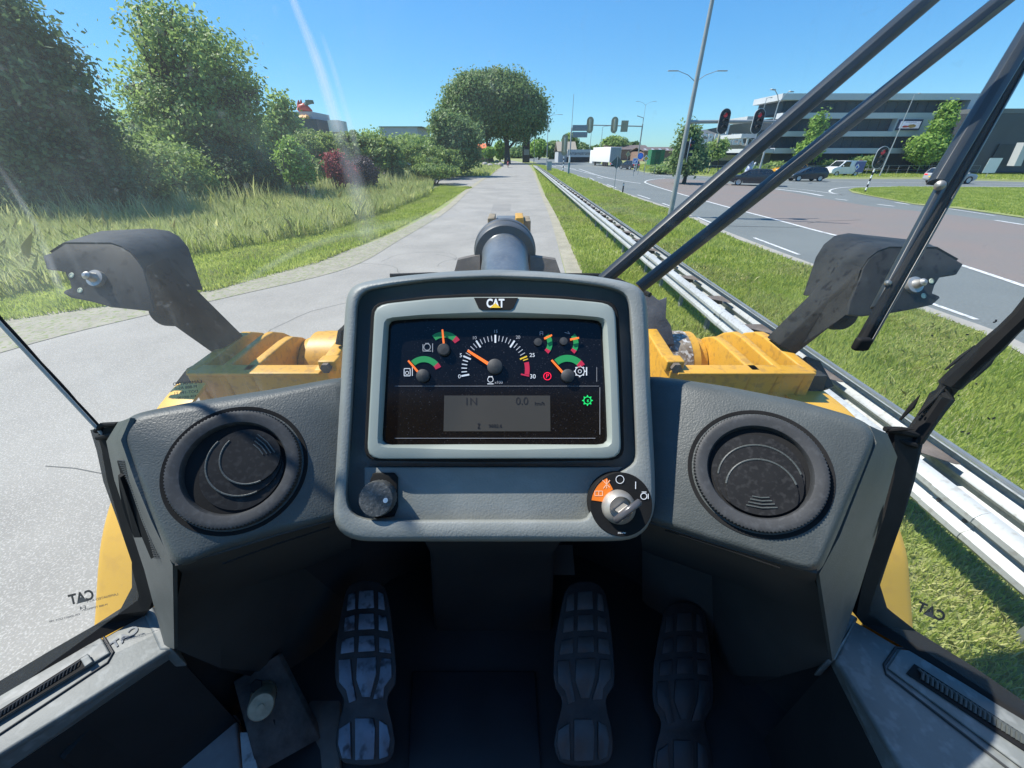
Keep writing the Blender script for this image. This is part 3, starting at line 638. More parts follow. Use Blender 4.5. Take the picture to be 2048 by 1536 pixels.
# sign pole with two grey direction signs
b=G(1137,349); t=thing('direction_sign','tall pole with blue white base carrying two grey direction sign backs','sign',(b.x,b.y,0))
zt=PY(1149,188,b.y).z
mb=MB(); mb.tube([(0,0,0),(0,0,1.6)],.13,10); mb.obj('base_sleeve',mat('sleeve_teal',(.05,.16,.2),.5),t,smooth=True)
mb=MB(); mb.tube([(0,0,1.6),(0,0,2.5)],.125,10); mb.obj('base_band',M_sgnw,t,smooth=True)
mb=MB(); mb.tube([(0,0,2.5),(0,0,zt*.6),(0,0,zt*.61),(0,0,zt)],[.1,.1,.04,.03],10); mb.obj('pole',M_pole,t,smooth=True)
for y0,y1 in ((250,262),(264,275)):
    p0=PY(1145,y0,b.y);p1=PY(1174,y1,b.y); mb=MB(); mb.box(((p0.x+p1.x)/2-b.x,-.12,(p0.z+p1.z)/2),(p1.x-p0.x,.06,abs(p0.z-p1.z))); mb.obj('panel',M_gs,t,bevel=.02)
def stripepole(label,px,pyb,h_,r=.07,n=8,Y=None,lean=0,name='striped_post',ca=None,cat='post'):
    b=G(px,pyb); t=thing(name,label,cat,(b.x,b.y,0),'black and white striped posts'); 
    for i in range(n):
        mb=MB(); mb.tube([(0,0,h_*i/n),(0,0,h_*(i+1)/n)],r,12,cap=True); mb.obj('white_band' if i%2 else 'black_band',(ca or M_sgnw) if i%2 else M_black,t,smooth=True)
    return t,b
t,b=stripepole('striped signal post left of the blue based sign pole',1126,343,2.3,.09,8)
p=PY(1126,300,b.y); sighead('back of a tall traffic light on the striped post',(b.x,b.y,4.0),0,.9,3.0,back=True)
t,b=stripepole('yellow and black striped post at the far verge',1415,349,3.2,.09,8,ca=mat('band_cream',(.6,.56,.3),.5))
sighead('traffic light seen edge on above the far striped post',(b.x+.35,b.y,4.2),1.4,.6,2.2,back=True)
# right signal
t,b=stripepole('striped signal post standing on the turf island',1729,386,1.75,.06,8)
sighead('large red lit traffic light on the island post',(b.x+.0,b.y-.1,2.55),0,.85,1.5)
# diamond sign back
b=G(1228,378); t=thing('diamond_sign','dark back of a diamond road sign on a thin grey pole','sign',(b.x,b.y,0))
zc=PY(1236,325,b.y).z; mb=MB(); mb.tube([(0,0,0),(0,0,zc+.55)],.03,8); mb.obj('pole',M_pole,t,smooth=True)
s_=.52; mb=MB(); mb.prism([(-s_,.04,zc),(0,.04,zc+s_),(s_,.04,zc),(0,.04,zc-s_)],(0,.02,0)); mb.obj('panel',mat('sign_back_green',(.05,.09,.09),.6),t)
b=PY(1245,345,60); b.z=0; 
def signpost(name,label,px,py,Y,shape,r,m,m2=None,h0=0):
    c=PY(px,py,Y); t=thing(name,label,'sign',(c.x,Y,0),'small road signs'); mb=MB(); mb.tube([(0,0,0),(0,0,c.z)],.04,8); mb.obj('pole',M_pole,t,smooth=True)
    def shp(k,y,mm,nm,par=t):
        mb=MB()
        if shape=='d': pts=[(-r*k,y,c.z),(0,y,c.z+r*k),(r*k,y,c.z),(0,y,c.z-r*k)]
        elif shape=='s': pts=[(-r*k,y,c.z-r*k),(-r*k,y,c.z+r*k),(r*k,y,c.z+r*k),(r*k,y,c.z-r*k)]
        else: pts=[(r*k*math.cos(a*6.283/20),y,c.z+r*k*math.sin(a*6.283/20)) for a in range(20)]
        mb.prism(pts,(0,.02,0)); return mb.obj(nm,mm,par,off=(0,0,0))
    a=shp(1,-.06,m,'panel'); 
    if m2: shp(.68,-.085,m2,'sign_face',a)
    return t
signpost('priority_sign','yellow and white diamond priority sign before the green container',1292,317,72,'d',.5,M_sgnw,mat('sign_yellow',(.75,.45,.05),.4))
signpost('priority_sign','small yellow diamond sign behind the white truck',1256,308,90,'d',.5,mat('sign_yellow_pale',(.55,.5,.2),.5),M_yb)
t=signpost('arrow_sign','blue square sign with a white arrow on the traffic island',1270.5,322,62,'s',.36,M_sgnw,M_blue)
c=PY(1270.5,322,61.85); mb=MB(); q=.2
mb.prism([c+Vector((-q,0,-q)),c+Vector((q*.5,0,-q)),c+Vector((.0,0,-q*.5)),c+Vector((q,0,q*.5)),c+Vector((q*.5,0,q)),c+Vector((-q*.5,0,0)),c+Vector((-q,0,q*.5))],(0,.01,0)); mb.obj('arrow',M_sgnw,t,off=(c.x,62,0))
signpost('round_sign','blue round sign with red rim beside the slim gantry pole',1281,312,66,'c',.42,mat('sign_blue_rim',(.03,.16,.6),.4),mat('sign_blue_face',(.04,.25,.8),.4))
signpost('round_sign','red and white round sign at the back of the white blue van',1719,327,66,'c',.5,mat('sign_red',(.6,.02,.03),.4),M_sgnw)
signpost('white_board','white rectangular board before the dark hall at the right',1984,331,58,'s',.85,M_sgnw)
stripepole('striped bollard under the blue arrow sign',1268,343,1.3,.13,6)
b=G(1245,386); t=thing('delineator_post','short black and white delineator post at the edge of the main road','post',(b.x,b.y,0)); 
mb=MB(); mb.box((0,0,.38),(.12,.05,.76)); mb.obj('post',M_black,t,bevel=.01); mb=MB(); mb.box((0,-.03,.62),(.09,.008,.16)); mb.obj('reflector',M_sgnw,t)
b=G(1098,343); t=thing('utility_cabinet','grey street cabinet beside the guard rail end','cabinet',(b.x,b.y,0)); mb=MB(); mb.box((0,0,.75),(.85,.45,1.5)); mb.obj('body',M_galv,t,bevel=.02); mb=MB(); mb.box((0,0,1.53),(.93,.53,.06)); mb.obj('lid',M_gs,t)
b=G(857,363); t=thing('wooden_bollard','dark green bollard with flat cap at the side road corner','bollard',(b.x,b.y,0)); mb=MB(); mb.box((0,0,.5),(.34,.34,1.0)); mb.obj('post',mat('bollard_green',(.05,.08,.055),.7),t,bevel=.03); mb=MB(); mb.box((0,0,1.05),(.42,.42,.1)); mb.obj('cap',M_gs,t,bevel=.02)
M_stone=mat('boulder',(.32,.3,.28),.9,var=.3,vs=3,bump=.8,bs=8,bdist=.05)
for i,(x,y,r_,l) in enumerate([(1001,333,.75,'brown boulder nearest the service road edge'),(992,333,.6,'pale boulder in the middle of the row by the road'),(980,335,.7,'grey boulder half hidden in the plants'),(994,327,.8,'dark round boulder behind the pale one'),(970,333,.8,'white boulder left in the row under the dark tree')]):
    b=G(x,y); me=MB(); me.lathe((b.x,b.y,0),(0,0,1),[(r_*.8,0),(r_,r_*.3),(r_*.9,r_*.8),(r_*.5,r_*1.1),(.01,r_*1.2)],9,rf=lambda i,k:.85+.3*random.random()); tag(me.obj('boulder',M_stone,None,smooth=True),l,'boulder','boulders at the road edge')
M_cont=mat('container_green',(.03,.16,.07),.6,var=.2)
t=thing('green_container','green container standing behind the priority sign','container',PY(1310,322,110)); t.location.z=0; mb=MB(); mb.box((0,0,1.9),(3.2,3,3.2)); mb.obj('body',M_cont,t); mb=MB(); mb.box((0,-1.55,1.9),(1.2,.08,2.8)); mb.obj('door',mat('container_dark',(.02,.09,.04),.6),t)
c=PY(1397,318,75); t=thing('orange_banner','round orange sign board on a post under the grey warehouse','sign',(c.x,75,0)); mb=MB(); blob(mb,0,PY(1400,319,75).z,1.1,.65,0,16,.05); mb.obj('panel',M_sor,t); mb=MB(); mb.tube([(0,.05,0),(0,.05,2)],.05,8); mb.obj('pole',M_pole,t)
# black information column by the far road and blue-white figure
c=PY(1052,320,150); t=thing('dark_column','tall dark advertising column at the far end of the road','column',(c.x,150,0)); mb=MB(); mb.box((0,0,5),(2.4,1.2,10)); mb.obj('body',M_black,t); mb=MB(); mb.box((.1,-.65,3),(1.8,.1,1.6)); mb.obj('panel',M_gs,t)
c=PY(1500,330,52); t=thing('painted_figure','blue and white painted figure standing on the far verge','sculpture',(c.x,52,0))
mb=MB(); mb.lathe((0,0,.2),(0,0,1),[(.3,0),(.42,.5),(.36,1.0),(.2,1.3),(.3,1.5),(.28,1.8),(.01,2.0)],14); mb.obj('body',mat('figure_paint',(.55,.6,.66),.4,vs=4,col2=(.03,.08,.25)),t,smooth=True); mb=MB(); mb.tube([(.25,0,1.2),(.6,0,1.9)],.09,8); mb.obj('arm',M_sgnw,t,smooth=True); mb=MB(); mb.box((0,0,.1),(.6,.6,.2)); mb.obj('plinth',M_sgnw,t)
# chain fence strip between the far verge and yards
c=PY(1400,340,67); t=thing('mesh_fence','low grey wire fence behind the far verge','fence',(c.x,67,0)); 
x0=PY(1290,335,67).x; x1=PY(1960,335,67).x
k=0
for i in range(34):
    x=x0+(x1-x0)*i/33-c.x; mb=MB(); mb.tube([(x,0,0),(x,0,1.2)],.03,6); mb.obj('post',M_pole,t)
mb=MB(); mb.box(((x0+x1)/2-c.x,0,1.2),(x1-x0,.03,.03)); mb.box(((x0+x1)/2-c.x,0,.65),(x1-x0,.02,.02)); mb.obj('rail',M_pole,t)
# ================= VEHICLES =================
M_tyre=mat('tyre',(.02,.02,.02),.8); M_rim=mat('rim',(.45,.46,.47),.35,metal=.7); M_cglass=mat('car_glass',(.015,.02,.025),.08,spec=.7); M_tail=mat('tail_light',(.7,.02,.02),.3,emit=.6); M_head=mat('head_light',(.7,.72,.74),.2)
def paint(n,c): return mat(n,c,.28,var=.04,vs=2,coat=.6)
PROF={'sedan':([(-.5,.30),(-.49,.62),(-.46,.70),(-.36,.72),(-.16,.70),(.25,.66),(.44,.58),(.49,.48),(.5,.28)],[(-.36,.70),(-.24,.97),(-.02,1.0),(.14,.96),(.30,.64)]),
 'hatch':([(-.5,.30),(-.5,.62),(-.47,.68),(.10,.66),(.26,.62),(.42,.54),(.49,.42),(.5,.28)],[(-.48,.66),(-.40,.93),(-.22,1.0),(.02,.98),(.28,.62)]),
 'suv':([(-.5,.28),(-.5,.60),(-.48,.66),(.2,.65),(.42,.60),(.49,.50),(.5,.28)],[(-.485,.65),(-.42,.94),(-.3,1.0),(.02,.98),(.24,.64)]),
 'van':([(-.5,.22),(-.5,.98),(-.02,1.0),(.16,.97),(.30,.62),(.44,.54),(.49,.46),(.5,.22)],[(-.02,.6),(-.02,.93),(.14,.93),(.27,.60)])}
def car(name,label,pos,rz,L,W,Hh,kind,m,cat='car',group='cars on the crossing'):
    t=thing(name,label,cat,pos,group,rz); bp,gp_=PROF[kind]; fr,rr=.31*L,-.30*L; wr=.33 if kind!='suv' else .37
    # body with wheel arches
    pts=[(x*L,z*Hh) for x,z in bp]; low=[]
    zb=.16*Hh
    for cx in (fr,rr):
        low.append((cx+wr*1.15,zb))
        for k in range(7): a=math.pi*k/6; low.append((cx+wr*1.15*math.cos(a),wr*.85+wr*1.1*math.sin(a)))
        low.append((cx-wr*1.15,zb))
    outl=pts+low
    mb=MB()
    secs=[(-W/2,.0),(-W/2+.0,0),(W/2,0)]
    mb.prism([(x,-W/2,z) for x,z in outl],(0,W,0)); body=mb.obj('body',m,t,bevel=.05,off=(0,0,0),ang=25)
    g=[(x*L,z*Hh) for x,z in gp_]; zr=max(z for x,z in g); z0=min(z for x,z in g)
    def yy(z): return W/2-.04-(z-z0)/(zr-z0)*.17 if kind!='van' else W/2+.012
    if kind=='van':
        for s in (-1,1):
            mb=MB(); mb.prism([(x,s*(W/2+.004),z) for x,z in g],(0,s*.012,0)); mb.obj('window',M_cglass,t,off=(0,0,0))
        mb=MB(); mb.add([(.165*L,-W*.42,.95*Hh),(.165*L,W*.42,.95*Hh),(.312*L,W*.44,.62*Hh),(.312*L,-W*.44,.62*Hh)],[(0,1,2,3)]); mb.obj('windscreen',M_cglass,t,off=(0,0,0),thick=.02)
        n_=len(g)
    else:
        mb=MB(); a=[(x,-yy(z),z) for x,z in g]; b_=[(x,yy(z),z) for x,z in g]; mb.loft([a,b_],True,True,True); mb.obj('window',M_cglass,t,off=(0,0,0),bevel=.02)
        rf=[(x*1.0,z) for x,z in g[1:-1]]; rf[-1]=(rf[-1][0],rf[-1][1])
        mb=MB(); up=[(x,z+.012) for x,z in rf]; dn=[(x,z-.05) for x,z in rf]; ol=up+dn[::-1]
        mb.loft([[(x,-yy(zr)-.012,z) for x,z in ol],[(x,yy(zr)+.012,z) for x,z in ol]],True,True,True); mb.obj('roof',m,t,off=(0,0,0),bevel=.02)
        for s in (-1,1):
            for (xa,za),(xb,zb_) in ((g[0],g[1]),(g[-1],g[-2]),((-.02*L,z0),(-.04*L,zr))):
                mb=MB(); mb.tube([(xa,s*(yy(za)+.004),za),(xb,s*(yy(zb_)+.004),zb_)],.035,6); mb.obj('pillar',m,t,off=(0,0,0))
    for cx in (fr,rr):
        for s in (-1,1):
            mb=MB(); mb.lathe((cx,s*(W/2-.2),wr),(0,s,0),[(wr*.6,0),(wr,.02),(wr,.19),(wr*.68,.205)],20); w_=mb.obj('wheel',M_tyre,t,smooth=True,off=(0,0,0))
            mb=MB(); mb.lathe((cx,s*(W/2-.2),wr),(0,s,0),[(wr*.69,.19),(wr*.6,.17),(wr*.15,.19),(.001,.195)],10,rf=lambda i,k:1 if i!=1 else (.8 if k%2 else 1)); mb.obj('rim',M_rim,w_,smooth=True,off=(0,0,0))
    for s in (-1,1):
        mb=MB(); mb.box((-.5*L+.03,s*W*.36,.56*Hh),(.1,W*.2,.13)); mb.obj('tail_light',M_tail,t,off=(0,0,0),bevel=.02)
        mb=MB(); mb.box((.485*L,s*W*.35,.43*Hh),(.12,W*.2,.12)); mb.obj('headlight',M_head,t,off=(0,0,0),bevel=.02)
        mb=MB(); mb.box((.20*L,s*(W/2+.06),.66*Hh),(.12,.18,.12)); mb.obj('side_mirror',m,t,off=(0,0,0),bevel=.02)
    mb=MB(); mb.box((-.5*L-.01,0,.42*Hh),(.02,.5,.11)); mb.obj('number_plate',mat('plate_yellow',(.7,.5,.05),.5),t,off=(0,0,0))
    return t
c=G(1507,371); car('car','black sedan with a red tail light, partly behind the wiper arm',(c.x,c.y,0),R(152),4.7,1.85,1.5,'sedan',paint('paint_black',(.012,.014,.02)))
c=G(1609,362); car('car','small black hatchback between the sedan and the white van',(c.x,c.y,0),R(176),3.9,1.7,1.5,'hatch',paint('paint_dark',(.02,.021,.025)))
c=G(1680,352); tv=car('van','white delivery van with blue rear panel on the crossing',(c.x,c.y,0),R(185),4.7,1.85,1.95,'van',paint('paint_white',(.7,.71,.72)),'van')
mb=MB(); 
for s in (-1,1): mb.prism([(-2.33,s*.945,.5),(-2.33,s*.945,1.83),(-.9,s*.945,1.85),(-.75,s*.945,1.4),(-1.3,s*.945,.5)],(0,s*.008,0))
mb.obj('blue_panel',paint('paint_blue',(.02,.06,.28)),tv)
mb=MB(); 
for s in (-1,1): mb.prism([(-1.2,s*.96,.75),(-1.55,s*.96,1.15),(-1.2,s*.96,1.55),(-.85,s*.96,1.15)],(0,s*.006,0))
b_=mb.obj('emblem',M_sgnw,tv)
mb=MB()
for s in (-1,1): mb.prism([(-1.2,s*.97,.93),(-1.4,s*.97,1.15),(-1.2,s*.97,1.37),(-1.0,s*.97,1.15)],(0,s*.006,0))
mb.obj('emblem_centre',M_blue,b_)
c=G(1575,349); car('car','orange yellow estate car half hidden behind the black hatchback',(c.x,c.y,0),R(178),4.5,1.8,1.5,'suv',paint('paint_orange',(.65,.30,.02)))
c=G(1893,367); car('car','light grey hatchback at the right beside the turf island',(c.x,c.y,0),R(2),4.3,1.8,1.55,'suv',paint('paint_grey',(.35,.36,.37)))
c=G(1257,339); car('car','dark blue black car driving behind the white truck',(c.x,c.y,0),R(115),4.3,1.8,1.55,'suv',paint('paint_navy',(.015,.02,.035)))
# truck
c=G(1224,333); t=thing('white_truck','white box truck driving away on the main road','truck',(c.x,c.y,0),None,R(0)); t.rotation_euler=(0,0,R(10))
mb=MB(); mb.box((0,4.5,2.45),(2.7,11.5,3.1)); mb.obj('box_body',mat('truck_white',(.78,.78,.76),.5,var=.03),t,bevel=.03)
mb=MB(); mb.box((0,-1.3,2.45),(2.5,.06,2.9)); 
d_=mb.obj('rear_door',mat('truck_rear_shaded',(.28,.32,.36),.5),t); mb=MB()  # rear of the white truck: its shade is put into a darker grey
for i in range(5): mb.box((-1.0+i*.5,-1.35,2.45),(.05,.05,2.8))
mb.obj('lock_bars',M_galv,d_,off=(0,0,0))
mb=MB(); mb.box((0,-1.2,.6),(2.4,.15,.35)); mb.obj('bumper',M_sgnw,t)
for s in (-1,1):
    mb=MB(); mb.box((s*1.0,-1.3,.6),(.3,.06,.15)); mb.obj('tail_light',M_tail,t)
    for y in (.6,1.8,3.0,8.6): mb=MB(); mb.lathe((s*1.0,y,.5),(s,0,0),[(.3,0),(.5,.02),(.5,.25),(.3,.27),(.001,.2)],18); mb.obj('wheel',M_tyre,t,smooth=True)
mb=MB(); mb.box((0,11.6,1.9),(2.5,2.2,3.0)); mb.obj('cab',M_sgnw,t,bevel=.1)
# trailer with lettering
c=PY(1160,322,150); t=thing('white_trailer','white long trailer with dark lettering parked left of the truck','trailer',(c.x,150,0)); c0=c
x0=PY(1134,310,150).x-c.x; x1=PY(1182,310,150).x-c.x; z0=PY(1160,314,150).z; z1=PY(1160,299,150).z
mb=MB(); mb.box(((x0+x1)/2,0,(z0+z1)/2),(x1-x0,2.6,z1-z0)); mb.obj('box_body',M_wpanel,t)
mb=MB(); mb.box(((x0+x1)/2,0,z0*.55),(x1-x0,2.2,z0*.9)); mb.obj('chassis',M_black,t)
text3d('Artemotrans',(c.x+(x0+x1)/2,150-1.33,(z0+z1)/2),X3,Z3,1.0,M_black,None,'lettering',.02).parent=t
bpy.data.objects['lettering' if 'lettering' in bpy.data.objects else 'lettering']
for ch in t.children:
    if ch.name.startswith('lettering'):
        for v_ in ch.data.vertices: v_.co-=Vector((c.x,150,0))
# motorcyclist
c=G(1016,335); tm=thing('motorcycle','dark motorcycle with red fairing coming along the service road','motorcycle',(c.x,c.y,0)); 
mb=MB(); mb.lathe((-.06,-.65,.32),(1,0,0),[(.2,0),(.32,.01),(.32,.11),(.2,.12)],16); mb.obj('wheel',M_tyre,tm,smooth=True)
mb=MB(); mb.lathe((-.07,.7,.32),(1,0,0),[(.2,0),(.32,.01),(.32,.13),(.2,.14)],16); mb.obj('wheel',M_tyre,tm,smooth=True)
mb=MB(); mb.tube([(0,-.65,.35),(0,-.45,.9),(0,-.2,.95),(0,.3,.8),(0,.75,.85)],[.08,.2,.22,.16,.1],10); mb.obj('body',mat('moto_red',(.3,.03,.03),.4),tm,smooth=True)
mb=MB(); mb.tube([(-.38,-.35,1.05),(0,-.5,1.0),(.38,-.35,1.05)],.025,8); mb.obj('handlebar',M_black,tm,smooth=True)
mb=MB(); mb.lathe((0,-.72,.88),(0,-1,0),[(.09,0),(.07,.03),(.001,.04)],12); mb.obj('headlight',M_head,tm,smooth=True)
def skinned(name,verts,edges,rad,m,parent,loc,sub=2):
    me=bpy.data.meshes.new(name); me.from_pydata(verts,edges,[]); o=bpy.data.objects.new(name,me); S.collection.objects.link(o)
    me.materials.append(m); o.location=loc
    if parent: o.parent=parent
    sk=o.modifiers.new('skin','SKIN'); 
    if not me.skin_vertices: me.attributes.new('skin_vertex','FLOAT','POINT')
    for i,r_ in enumerate(rad): me.skin_vertices[0].data[i].radius=(r_,r_)
    me.skin_vertices[0].data[0].use_root=True; o.modifiers.new('sub','SUBSURF').levels=sub; o.modifiers['sub'].render_levels=sub
    sk.use_smooth_shade=True; return o
def ensure_skin(me):
    pass
vs=[(0,.35,.85),(0,.25,1.15),(0,.12,1.42),(0,.05,1.55),(-.2,.1,1.42),(-.36,-.08,1.2),(-.36,-.34,1.08),(.2,.1,1.42),(.36,-.08,1.2),(.36,-.34,1.08),(-.16,.3,.82),(-.24,-.1,.72),(-.22,.15,.35),(.16,.3,.82),(.24,-.1,.72),(.22,.15,.35),(0,.0,1.68)]
es=[(0,1),(1,2),(2,3),(3,16),(2,4),(4,5),(5,6),(2,7),(7,8),(8,9),(0,10),(10,11),(11,12),(0,13),(13,14),(14,15)]
rd=[.15,.15,.16,.07,.09,.065,.05,.09,.065,.05,.11,.08,.06,.11,.08,.06,.11]
M_ride=mat('riding_clothes',(.02,.022,.03),.7)
def person(label,loc,rz,group=None):
    me=bpy.data.meshes.new('person'); me.from_pydata(vs,es,[]); o=bpy.data.objects.new('person',me); S.collection.objects.link(o); me.materials.append(M_ride)
    o.location=loc; o.rotation_euler=(0,0,rz)
    sk=o.modifiers.new('skin','SKIN'); sk.use_smooth_shade=True
    import bmesh
    bm=bmesh.new(); bm.from_mesh(me); ly=bm.verts.layers.skin.verify()
    for i,v in enumerate(bm.verts): v[ly].radius=(rd[i],rd[i]); v[ly].use_root=(i==0)
    bm.to_mesh(me); bm.free(); q=o.modifiers.new('sub','SUBSURF'); q.levels=2; q.render_levels=2
    tag(o,label,'person'); return o
pr=person('person in dark riding clothes seated on the motorcycle',(c.x,c.y,0),0)
mb=MB(); mb.lathe((0,-.02,1.56),(0,0,1),[(.10,0),(.145,.06),(.15,.14),(.12,.23),(.06,.28),(.001,.29)],16); mb.obj('helmet',mat('helmet',(.03,.03,.035),.25),pr,smooth=True)
# ================= GUARD RAIL =================
M_rail=mat('weathered_galvanised',(.36,.375,.37),.5,metal=.15,vs=1.2,var=.1,fs=22,fcol=(.22,.2,.17),famt=.45,bump=.2,bs=30,bdist=.003)
M_railb=mat('dull_steel',(.20,.22,.23),.55,metal=.3,var=.15,vs=2)
M_rust_shadow=mat('rust_and_shadow_brown',(.13,.105,.085),.8,var=.3,vs=4)
t=thing('guard_rail','long double sided galvanised guard rail with spacers beside the service road','guard rail',(3.4,5,0)); t['_off']=(3.4,5,0)
ys=list(np.arange(-6,90,1.0))
def rx(y): 
    return 3.33+.0145*y if y<55 else 3.33+.0145*55+(y-55)*.0145-((y-55)**2)*.0002
def wprof(s,x0): # W-beam cross-section, s=-1 crests towards -x
    z=.74; return [(x0,z),(x0+s*.055,z-.02),(x0+s*.085,z-.055),(x0+s*.085,z-.095),(x0+s*.03,z-.135),(x0+s*.02,z-.155),(x0+s*.03,z-.175),(x0+s*.085,z-.215),(x0+s*.085,z-.255),(x0+s*.055,z-.29),(x0,z-.31)]
def beam(name,s,dx,y0,y1,m=M_rail):
    mb=MB(); yy=[y for y in ys if y0<=y<=y1]
    mb.loft([[(rx(y)+dx+px_,y,z) for px_,z in wprof(s,0)] for y in yy],close=False); o=mb.obj(name,m,t,thick=.006,smooth=True); return o
segs=[(-6,2),(2,6),(6,10),(10,14),(14,18),(18,22),(22,26),(26,34),(34,42),(42,50),(50,58),(58,66),(66,74),(74,89)]
for a,b_ in segs:
    o=beam('front_beam',-1,0,a,b_)
    o=beam('rear_beam',1,.36,a,b_)
    for dx,s in ((0,-1),(.36,1)):
        y=b_; mb=MB(); mb.loft([[(rx(yy_)+dx+px_+s*.006,yy_,z) for px_,z in wprof(s,0)] for yy_ in (y-.16,y+.16)],close=False)
        q_=mb.obj('splice',M_rail,t,thick=.007,smooth=True)
    mb=MB()
    for zz in (.645,.525):
        for yo in (-.1,.1): mb.lathe((rx(b_)-.03,b_+yo,zz-.06),(-1,0,0),[(.016,0),(.016,.012),(.008,.02),(.001,.02)],8)
    mb.obj('bolt',M_rust_shadow,t)
y=-5.3; i=0
while y<80:
    mb=MB(); x=rx(y); mb.box((x+.18,y,.66),(.30,.07,.006)); mb.box((x+.18,y-.035,.62),(.30,.006,.09)); mb.box((x+.18,y+.035,.62),(.30,.006,.09)); 
    mb.prism([(x+.02,y-.05,.69),(x+.30,y-.30,.69),(x+.34,y-.30,.69),(x+.34,y+.06,.69),(x+.02,y+.06,.69)],(0,0,.006)) if i%1==0 else None  # dark triangle stands in for the shadow each spacer casts
    mb.obj('spacer_and_shadow',M_rust_shadow,t); 
    if i%2==0 or y<20:
        mb=MB(); mb.box((x+.18,y,.30),(.055,.10,.62)); mb.obj('post',M_railb,t)
    y+=1.33 if y<30 else 2.66; i+=1
mb=MB(); yy=[y for y in ys]; mb.loft([[(rx(y)+.36+.04,y,.755),(rx(y)+.36+.075,y,.755),(rx(y)+.36+.075,y,.735),(rx(y)+.36+.04,y,.735)] for y in yy],True,True,True); mb.obj('top_edge_strip',M_railb,t)
# ================= WHEEL LOADER (one thing, camera inside its cab) =================
LD=thing('wheel_loader','yellow wheel loader seen from its cab: grey dashboard, instrument panel, pedals, light brackets','wheel loader',(0,0,0))
M_plas=mat('grey_plastic',(.068,.077,.074),.5,var=.14,vs=11,bump=.5,bs=520,bdist=.0010,fs=45,fcol=(.12,.13,.13),famt=.3,flo=.55,fhi=.8)
M_plas2=mat('housing_plastic',(.205,.219,.206),.5,var=.07,vs=5,bump=.5,bs=420,bdist=.0008,fs=40,fcol=(.30,.32,.31),famt=.15)
M_bez=mat('bezel_grey_green',(.27,.305,.275),.45,var=.05,vs=14,bump=.1,bs=600,bdist=.0004)
M_sill=mat('sill_plastic',(.15,.162,.155),.55,var=.14,vs=9,fs=60,fcol=(.36,.38,.37),famt=.25,bump=.3,bs=250,bdist=.0008)
M_blk=mat('black_rubber',(.011,.0112,.0115),.75,var=.2,vs=20,bump=.3,bs=300,bdist=.0006,spec=.2)
M_vent=mat('vent_black',(.030,.032,.034),.62,var=.15,vs=30,bump=.2,bs=500,bdist=.0004,fs=160,fcol=(.08,.085,.09),famt=.25)
M_fas=mat('fascia_grey',(.046,.046,.043),.7,var=.12,vs=5,bump=.4,bs=300,bdist=.001)
M_dark=mat('dark_fascia',(.02,.0205,.021),.8,var=.2,vs=5,bump=.3,bs=200,bdist=.001)
M_mat=mat('floor_rubber',(.022,.024,.028),.6,var=.2,vs=3,bump=.3,bs=120,bdist=.001)
M_screen=mat('screen_black',(.006,.006,.007),.16,var=.1,vs=40,fs=700,fcol=(.12,.12,.13),famt=.6,flo=.66,fhi=.76,spec=.35)
M_yel=mat('loader_yellow',(.56,.30,.03),.45,var=.05,vs=3,fs=38,fcol=(.22,.12,.04),famt=.4,bump=.15,bs=60,bdist=.001)
M_yelc=mat('fender_yellow',(.66,.37,.03),.4,var=.03,vs=2,fs=20,fcol=(.5,.27,.04),famt=.3)
M_arm=mat('dark_bracket_paint',(.026,.027,.026),.6,var=.35,vs=5,fs=30,fcol=(.008,.008,.008),famt=.8,flo=.6,fhi=.64,bump=.2,bs=60,bdist=.001,spec=.22)
M_cyl=mat('cylinder_grey',(.10,.115,.13),.32,var=.15,vs=6,fs=70,fcol=(.2,.21,.22),famt=.3,metal=.1)
M_chr=mat('steel_worn',(.42,.40,.36),.4,metal=.6,var=.25,vs=15)
def FC(*a): return Fr(*a)
# ---------- instrument housing ----------
FH=Fr(P(700,575,.445),P(1285,575,.445),P(667,1070,.405))
def pxpoly(fr,pts,n=0): return [fr.pix(x,y,n) for x,y in pts]
def star(pts,c,N=180):
    """resample a pixel outline at N angles about c"""
    out=[]
    for k in range(N):
        a=2*math.pi*k/N; dx,dy=math.cos(a),math.sin(a); best=None
        for i in range(len(pts)):
            x1,y1=pts[i][0]-c[0],pts[i][1]-c[1]; x2,y2=pts[(i+1)%len(pts)][0]-c[0],pts[(i+1)%len(pts)][1]-c[1]
            den=dx*(y2-y1)-dy*(x2-x1)
            if abs(den)<1e-9: continue
            t_=(x1*(y2-y1)-y1*(x2-x1))/den; s_=(x1*dy-y1*dx)/den
            if t_>0 and -1e-6<=s_<=1+1e-6: best=t_ if best is None else max(best,t_)
        out.append((c[0]+dx*best,c[1]+dy*best))
    return out
def inset(pts,c,d):
    out=[]
    for x,y in pts:
        l=math.hypot(x-c[0],y-c[1]); out.append((c[0]+(x-c[0])*(1-d/l),c[1]+(y-c[1])*(1-d/l)))
    return out
def soft(pts,k=2):
    n=len(pts)
    for _ in range(k): pts=[((pts[i-1][0]+2*pts[i][0]+pts[(i+1)%n][0])/4,(pts[i-1][1]+2*pts[i][1]+pts[(i+1)%n][1])/4) for i in range(n)]
    return pts
ch=(990,800)
OUT=[(694,592),(700,578),(713,568),(789,555),(899,544.6),(993,541),(1081,544.6),(1190,553.7),(1252,564.6),(1278,574),(1291,590),(1296,676),(1300,785),(1306,894),(1308,931),(1310,986),(1309,1015),(1300,1048),(1278,1072),(1256,1080),(1201,1081),(716,1081),(694,1073),(672,1055),(667,1035),(676,880)]
INN=[(716,600),(730,582),(780,573),(860,562),(993,557),(1120,563),(1200,573),(1245,583),(1257,600),(1262,660),(1271,895),(1272,925),(1225,952),(1186,985),(1180,1020),(1183,1040),(1100,1040),(745,1040),(706,1030),(693,1005),(703,850)]
o_=soft(star(OUT,ch),2); i_=soft(star(INN,ch),2)
